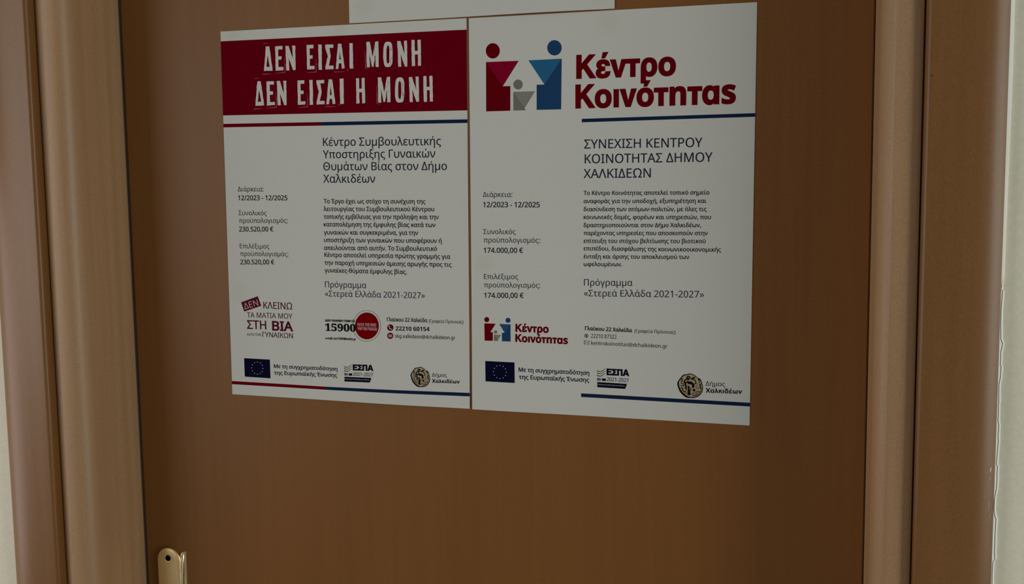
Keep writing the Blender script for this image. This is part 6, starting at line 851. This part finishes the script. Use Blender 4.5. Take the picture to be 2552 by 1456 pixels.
["P",[[234.08,380.25],[235.08,380.36],[236.44,380.52],[237.55,380.74],[238.21,380.92],[238.45,380.99],[238.47,380.98],[238.55,381.71],[238.5,382.96],[238.44,383.93],[241.01,383.98],[241.06,382.98],[241.11,381.51],[240.9,380.04],[240.11,378.93],[239.14,378.43],[238.2,378.17],[236.91,377.92],[235.46,377.75],[234.46,377.63]],"coinblack",2],
["P",[[232.91,379.3],[233.76,379.27],[234.98,379.23],[236.13,379.13],[237.1,378.94],[237.93,378.7],[238.49,378.54],[238.13,377.11],[237.58,377.27],[236.82,377.49],[235.99,377.65],[234.95,377.74],[233.77,377.78],[232.92,377.8]],"coinblack",2],
["P",[[234.17,378.03],[235.29,377.06],[234.55,376.16],[233.43,377.14]],"coinblack",2],
["P",[[233.64,382.41],[233.77,383.1],[233.95,384.1],[234.1,385.46],[234.19,387.63],[234.25,390.22],[234.29,392.07],[236.57,391.93],[236.53,390.07],[236.48,387.46],[236.38,385.21],[236.21,383.68],[236.01,382.58],[235.88,381.87]],"coinblack",2],
["P",[[235.28,386.73],[235.45,392.02],[237.21,391.89],[237.04,386.6]],"coinblack",2],
["P",[[236.84,383.9],[237.11,387.11],[237.92,387.01],[237.66,383.8]],"coinblack",2],
["P",[[238.7,383.34],[240.29,384.41],[240.96,383.4],[239.37,382.34]],"coinblack",2],
["P",[[239.13,387.46],[241.82,387.78],[242.18,385.4],[239.48,385.08]],"coinblack",2],
["P",[[239.75,380.52],[239.91,383.73],[240.66,383.66],[240.51,380.45]],"coinblack",2],
["P",[[230.72,385.67],[231.22,385.31],[231.88,384.87],[232.24,384.72],[232.37,384.88],[232.57,385.36],[232.62,385.88],[232.44,386.5],[232.06,387.22],[231.65,387.75],[231.14,388.04],[230.5,388.22],[230.02,388.33],[230.17,389.09],[230.67,388.97],[231.41,388.76],[232.14,388.33],[232.69,387.62],[233.14,386.77],[233.37,385.94],[233.31,385.14],[232.99,384.41],[232.37,383.95],[231.56,384.17],[230.81,384.67],[230.3,385.03]],"coinblack",2],
["P",[[228.72,385.68],[228.74,386.3],[228.79,387.18],[229.05,387.99],[229.72,388.35],[230.37,388.35],[230.78,388.32],[230.75,387.42],[230.37,387.45],[229.92,387.47],[229.76,387.43],[229.66,387.0],[229.62,386.21],[229.6,385.61]],"coinblack",2],
["P",[[238.34,391.76],[238.66,391.33],[239.1,390.75],[239.57,390.29],[240.18,389.99],[240.93,389.73],[241.47,389.55],[241.25,388.76],[240.7,388.94],[239.9,389.21],[239.12,389.61],[238.51,390.2],[238.02,390.84],[237.69,391.27]],"coinblack",2],
["P",[[239.36,392.42],[240.05,392.4],[241.07,392.34],[242.19,392.13],[243.38,391.63],[244.58,391.0],[245.4,390.55],[244.97,389.65],[244.14,390.1],[242.99,390.71],[241.94,391.16],[241.0,391.33],[240.05,391.38],[239.38,391.4]],"coinblack",2],
["P",[[242.12,388.8],[243.22,388.48],[244.72,388.04],[245.84,387.81],[246.17,387.87],[246.17,387.92],[246.16,388.04],[245.88,388.43],[245.34,388.96],[244.93,389.36],[245.43,389.92],[245.85,389.52],[246.44,388.93],[246.85,388.34],[246.91,387.72],[246.54,387.18],[245.81,387.04],[244.57,387.29],[243.04,387.73],[241.93,388.06]],"coinblack",2],
["P",[[241.67,390.06],[244.12,389.12],[243.98,388.67],[241.52,389.61]],"coinblack",2],
["P",[[226.81,376.02],[229.3,375.79],[229.24,374.77],[226.76,375.01]],"coinblack",2],
["P",[[227.04,378.0],[229.07,377.9],[229.06,376.82],[227.03,376.92]],"coinblack",2],
["P",[[227.23,378.51],[227.17,378.83],[227.12,379.39],[227.35,380.06],[227.95,380.51],[228.64,380.83],[229.11,381.04],[229.54,380.1],[229.07,379.9],[228.46,379.62],[228.13,379.4],[228.11,379.27],[228.16,378.94],[228.21,378.65]],"coinblack",2],
["P",[[227.42,383.28],[227.7,382.95],[228.05,382.56],[228.13,382.45],[228.31,382.65],[228.7,383.18],[228.99,383.6],[229.72,383.06],[229.42,382.63],[228.96,382.01],[228.29,381.56],[227.54,381.85],[227.06,382.35],[226.76,382.7]],"coinblack",2],
["P",[[227.08,385.21],[229.12,386.02],[229.63,384.79],[227.59,383.97]],"coinblack",2],
["P",[[227.87,375.97],[229.02,377.98],[229.58,377.64],[228.43,375.62]],"coinblack",2],
["P",[[244.29,375.7],[246.54,376.5],[247.06,375.09],[244.81,374.29]],"coinblack",2],
["P",[[245.2,377.33],[246.12,378.78],[247.1,378.1],[246.19,376.66]],"coinblack",2],
["P",[[246.5,380.81],[248.07,380.51],[247.87,379.22],[246.31,379.53]],"coinblack",2],
["P",[[246.0,380.29],[246.73,384.84],[247.99,384.58],[247.26,380.03]],"coinblack",2],
["P",[[247.2,385.16],[248.65,384.85],[248.51,383.98],[247.06,384.28]],"coinblack",2],
["P",[[246.73,387.1],[247.41,387.64],[248.26,386.54],[247.58,386.0]],"coinblack",2],
["P",[[242.78,379.23],[244.21,379.32],[244.3,380.37],[242.94,381.15],[243.18,381.59],[244.72,380.62],[244.54,378.93],[242.84,378.72]],"brownline",2],
["P",[[242.29,383.62],[244.2,382.74],[245.2,383.34],[245.16,384.39],[243.33,384.98],[242.32,384.49],[242.09,385.0],[243.34,385.54],[245.52,384.78],[245.67,383.06],[244.19,382.19],[242.09,383.12]],"brownline",2],
["P",[[241.98,381.97],[243.77,381.54],[243.69,381.14],[241.9,381.57]],"brownline",2],
["P",[[242.87,384.23],[244.22,384.16],[244.21,383.75],[242.87,383.81]],"brownline",2],
["P",[[230.02,380.89],[230.46,379.95],[229.98,379.72],[229.54,380.67]],"coin",3],
["P",[[233.36,380.7],[233.69,379.99],[233.29,379.81],[232.96,380.52]],"coin",3],
["P",[[235.9,382.84],[237.02,381.87],[236.53,381.28],[235.42,382.26]],"coin",3],
["P",[[233.65,382.2],[233.8,385.41],[233.73,389.09],[234.14,389.08],[234.21,385.39],[234.06,382.17]],"coin",3],
["P",[[236.39,385.4],[237.04,383.98],[236.56,383.76],[235.9,385.18]],"coin",3],
["P",[[232.14,378.49],[232.81,377.77],[232.55,377.52],[231.88,378.24]],"coin",3],
["P",[[234.82,380.87],[235.49,380.38],[235.33,380.15],[234.66,380.65]],"coin",3],
["P",[[228.77,383.09],[229.22,382.84],[229.03,382.47],[228.58,382.73]],"coin",3]],
'municipal_text':[
["T","Δήμος","r",252.39,381.19,-0.0084,6.794,6.669,0,"ink",1],
["T","Χαλκιδέων","b",252.48,388.34,-0.0157,7.349,6.677,4,"ink",1]],
},
})
RELIEF = {'L': [(3.0, 205, 425, 75, 55), (0.5, 60, 120, 60, 200)], 'R': [(1.8, 30, 425, 60, 60), (0.5, 230, 180, 80, 160)], 'T': [(3.4, 215, 425, 70, 60)]}      # gentle bulges of the sheets off the door: height, u, v, widths
def lift(k, u, v): return 0.45 + sum(a * math.exp(-((u - p) / s) ** 2 - ((v - q) / t) ** 2) for a, p, q, s, t in RELIEF[k])
ACC = {'έ': 'ε', 'ά': 'α', 'ή': 'η', 'ί': 'ι', 'ό': 'ο', 'ύ': 'υ', 'ώ': 'ω', 'Έ': 'Ε', 'ϋ': 'υ', 'ϊ': 'ι'}
XC = {'ε': 262, 'α': 290, 'η': 320, 'ι': 125, 'ο': 300, 'υ': 285, 'ω': 390}
def offset(loop, d):
    n = len(loop); out = []
    for i in range(n):
        a, b, c = Vector(loop[i - 1]), Vector(loop[i]), Vector(loop[(i + 1) % n])
        e1 = b - a; e2 = c - b
        if e1.length < 1e-6 or e2.length < 1e-6: out.append(tuple(b)); continue
        n1 = Vector((e1.y, -e1.x)).normalized(); n2 = Vector((e2.y, -e2.x)).normalized(); s = n1 + n2
        if s.length < .3: out.append(tuple(b + n1 * d)); continue
        s.normalize(); out.append(tuple(b + s * (d / max(.5, s.dot(n1)))))
    return out
def fill(loops):
    """Triangles of a shape given by contours (solid ones and holes run opposite ways)."""
    pts, edges, n = [], [], 0
    for l in loops:
        pts += [Vector(p) for p in l]; edges += [(n + i, n + (i + 1) % len(l)) for i in range(len(l))]; n += len(l)
    vs, _, fs, *_r = delaunay_2d_cdt(pts, edges, [], 0, 1e-5, False)
    def wind(x, y):
        w = 0
        for l in loops:
            for i in range(len(l)):
                (x0, y0), (x1, y1) = l[i - 1], l[i]
                if (y0 > y) != (y1 > y) and x < (x1 - x0) * (y - y0) / (y1 - y0) + x0: w += 1 if y1 > y0 else -1
        return w
    vs = [(v.x, v.y) for v in vs]
    return vs, [tuple(f) for f in fs if wind(sum(vs[i][0] for i in f) / 3, sum(vs[i][1] for i in f) / 3)]
def orient(l, ccw):
    a = sum(l[i - 1][0] * l[i][1] - l[i][0] * l[i - 1][1] for i in range(len(l)))
    return l if (a > 0) == ccw else l[::-1]
cache = {}
def glyph(f, ch, bold):
    kk = (f, ch, bold)
    if kk in cache: return cache[kk]
    base = ACC.get(ch, ch); key = f + base if f + base in GL else 'r' + base; heavy = f == 'b' and key[0] == 'r'
    if key[0] == 'r' and f == 'b': bold = bold + 26
    g = GL[key]; loops = [list(zip(l[0::2], l[1::2])) for l in g[1:-1]]; holes = list(g[-1]); adv = g[0]; dx = 0
    if ch in ACC:
        xc = (min(x for x, y in loops[0]) + max(x for x, y in loops[0])) / 2 if f == 'b' else XC.get(base, 280)
        s = 1.6 if f == 'b' else 1.0
        if ch == 'Έ':
            dx = 90; loops.append([(-62 + 90 - 90, 560), (-20 + 90 - 90 + 10 * s, 560), (62 + 10 * s, 714), (-20, 714)]); pass
            loops[-1] = [(x - 20, y) for x, y in loops[-1]]
        elif ch in 'ϋϊ':
            for q in (-95, 95): loops.append([(xc + q + 47 * math.cos(a), 680 + 50 * math.sin(a)) for a in [math.tau * i / 8 for i in range(8)]]); pass
        else:
            loops.append([(xc - 22 * s, 612), (xc + 30 * s, 612), (xc + 92 * s, 770), (xc + 0 * s, 770)])
    loops = [offset(l, bold) if bold else l for l in loops]
    vs, tris = fill(loops)
    cache[kk] = (adv, vs, tris); return cache[kk]
def extent(f, ch):
    base = ACC.get(ch, ch); key = f + base if f + base in GL else 'r' + base
    xs = [v for l in GL[key][1:-1] for v in l[0::2]]; return GL[key][0], min(xs), max(xs)
class Print:
    def __init__(s, k): s.k = k; s.v = []; s.f = []; s.mi = []; s.mats = []
    def mi_of(s, col):
        if col not in s.mats: s.mats.append(col)
        return s.mats.index(col)
    def tri(s, pts, col, layer, lim=16):
        a, b, c = pts
        L = [math.dist(a, b), math.dist(b, c), math.dist(c, a)]; i = L.index(max(L))
        if L[i] > lim:
            p, q, r = [(a, b, c), (b, c, a), (c, a, b)][i]; mm = ((p[0] + q[0]) / 2, (p[1] + q[1]) / 2)
            s.tri((p, mm, r), col, layer, lim); s.tri((mm, q, r), col, layer, lim); return
        n = len(s.v)
        for u, v in pts: s.v.append((u / 1000, -(lift(s.k, u, v) + .10 + .05 * layer) / 1000, -v / 1000))
        ar = (b[0] - a[0]) * (c[1] - a[1]) - (b[1] - a[1]) * (c[0] - a[0])
        s.f.append((n, n + 1, n + 2) if ar < 0 else (n, n + 2, n + 1)); s.mi.append(s.mi_of(col))
    def item(s, it):
        if it[0] == 'P':
            vs, fs = fill([orient(it[1], True)] + [orient(l, False) for l in it[4:]])
            for t in fs: s.tri([vs[i] for i in t], it[2], it[3])
        else:
            _, txt, f, u, v, ang, sx, sy, bold, col, layer = it; sx /= 1000; sy /= 1000; ca, sa = math.cos(ang), math.sin(ang)
            x = None
            for ch in txt:
                if ch == ' ': x += 260; continue
                adv, lo, hi = extent(f, ch)
                if ch == 'Έ': x = (x or 0) + 90
                if x is None: x = -lo
                _, vs, tris = glyph(f, ch, bold)
                P = [(u + (x + gx) * sx * ca + gy * sy * sa, v + (x + gx) * sx * sa - gy * sy * ca) for gx, gy in vs]
                for t in tris: s.tri([P[i] for i in t], col, layer)
                x += adv
    def build(s, name, parent):
        return mesh(name, s.v, s.f, [IM[c] for c in s.mats], parent, False, s.mi)

# ------------------------------------------------------------------ posters
def sheet(name, k, wd, ht, spots, label):
    x0, z0, a = FRAMES[k]
    nu, nv = 36, 50; vs, fs = [], []
    for j in range(nv + 1):
        for i in range(nu + 1):
            u, v = wd * i / nu, ht * j / nv; vs.append((u / 1000, -lift(k, u, v) / 1000, -v / 1000))
    n = len(vs)
    vs += [(x, y + .00018, z) for x, y, z in vs]
    for j in range(nv):
        for i in range(nu):
            p = j * (nu + 1) + i; fs.append((p, p + nu + 1, p + nu + 2, p + 1)); fs.append((n + p, n + p + 1, n + p + nu + 2, n + p + nu + 1))
    rim = [i for i in range(nu + 1)] + [j * (nu + 1) + nu for j in range(1, nv + 1)] + [nv * (nu + 1) + i for i in range(nu - 1, -1, -1)] + [j * (nu + 1) for j in range(nv - 1, 0, -1)]
    for i in range(len(rim)): p, q = rim[i], rim[(i + 1) % len(rim)]; fs.append((p, q, n + q, n + p))
    o = mesh(name, vs, fs, [paper('paper_' + k, spots)], None, True); sharp(o, 40)
    o.location = W(x0, 0, z0); o.rotation_euler = (0, -a, 0)
    tag(o, label, 'poster'); return o
pl = sheet('poster', 'L', 297, 420, [(16, 7, 16), (12, 300, 20), (150, 5, 14)], 'left white poster with a dark red heading band fixed to the brown door')
prr = sheet('poster', 'R', 297, 420, [(150, 12, 18), (14, 260, 18)], 'right white poster with a red and blue family logo at its top')
pt = sheet('poster', 'T', 294.8, 420, [(18, 404, 17), (280, 404, 17)], 'blank white sheet above the two printed posters, cut by the picture edge')
for k, par in (('L', pl), ('R', prr)):
    for part, items in PRINT[k].items():
        if part in ('heading_letter', 'red_rule', 'blue_rule'):
            for it in items:
                p = Print(k); p.item(it); p.build(part, par)
            continue
        p = Print(k)
        for it in items: p.item(it)
        o = p.build(part, par)
        if part in ('heading_wear', 'heading_scratch'): o['kind'] = 'stuff'
PART_LABELS = {'heading_band': 'dark red heading band', 'heading_scratch': 'pale pink scratch marks between the heading letters', 'union_flag': 'dark blue flag with a ring of twelve stars',
 'municipal_emblem': 'ochre coin emblem with black figures', 'slogan_logo': 'maroon slogan with a tilted box', 'hotline_badge': 'round red badge in a thin ring', 'family_logo': 'large red, blue and grey family logo',
 'small_family_logo': 'small red, blue and grey family logo', 'title_text': 'dark red two-line title', 'red_rule': 'dark red rule', 'blue_rule': 'navy blue rule', 'programme_logo': 'dark programme logo with three waves'}
for o in scene.objects:
    b = o.name.split('.')[0]
    if b in PART_LABELS and o.parent: o['label'] = PART_LABELS[b]
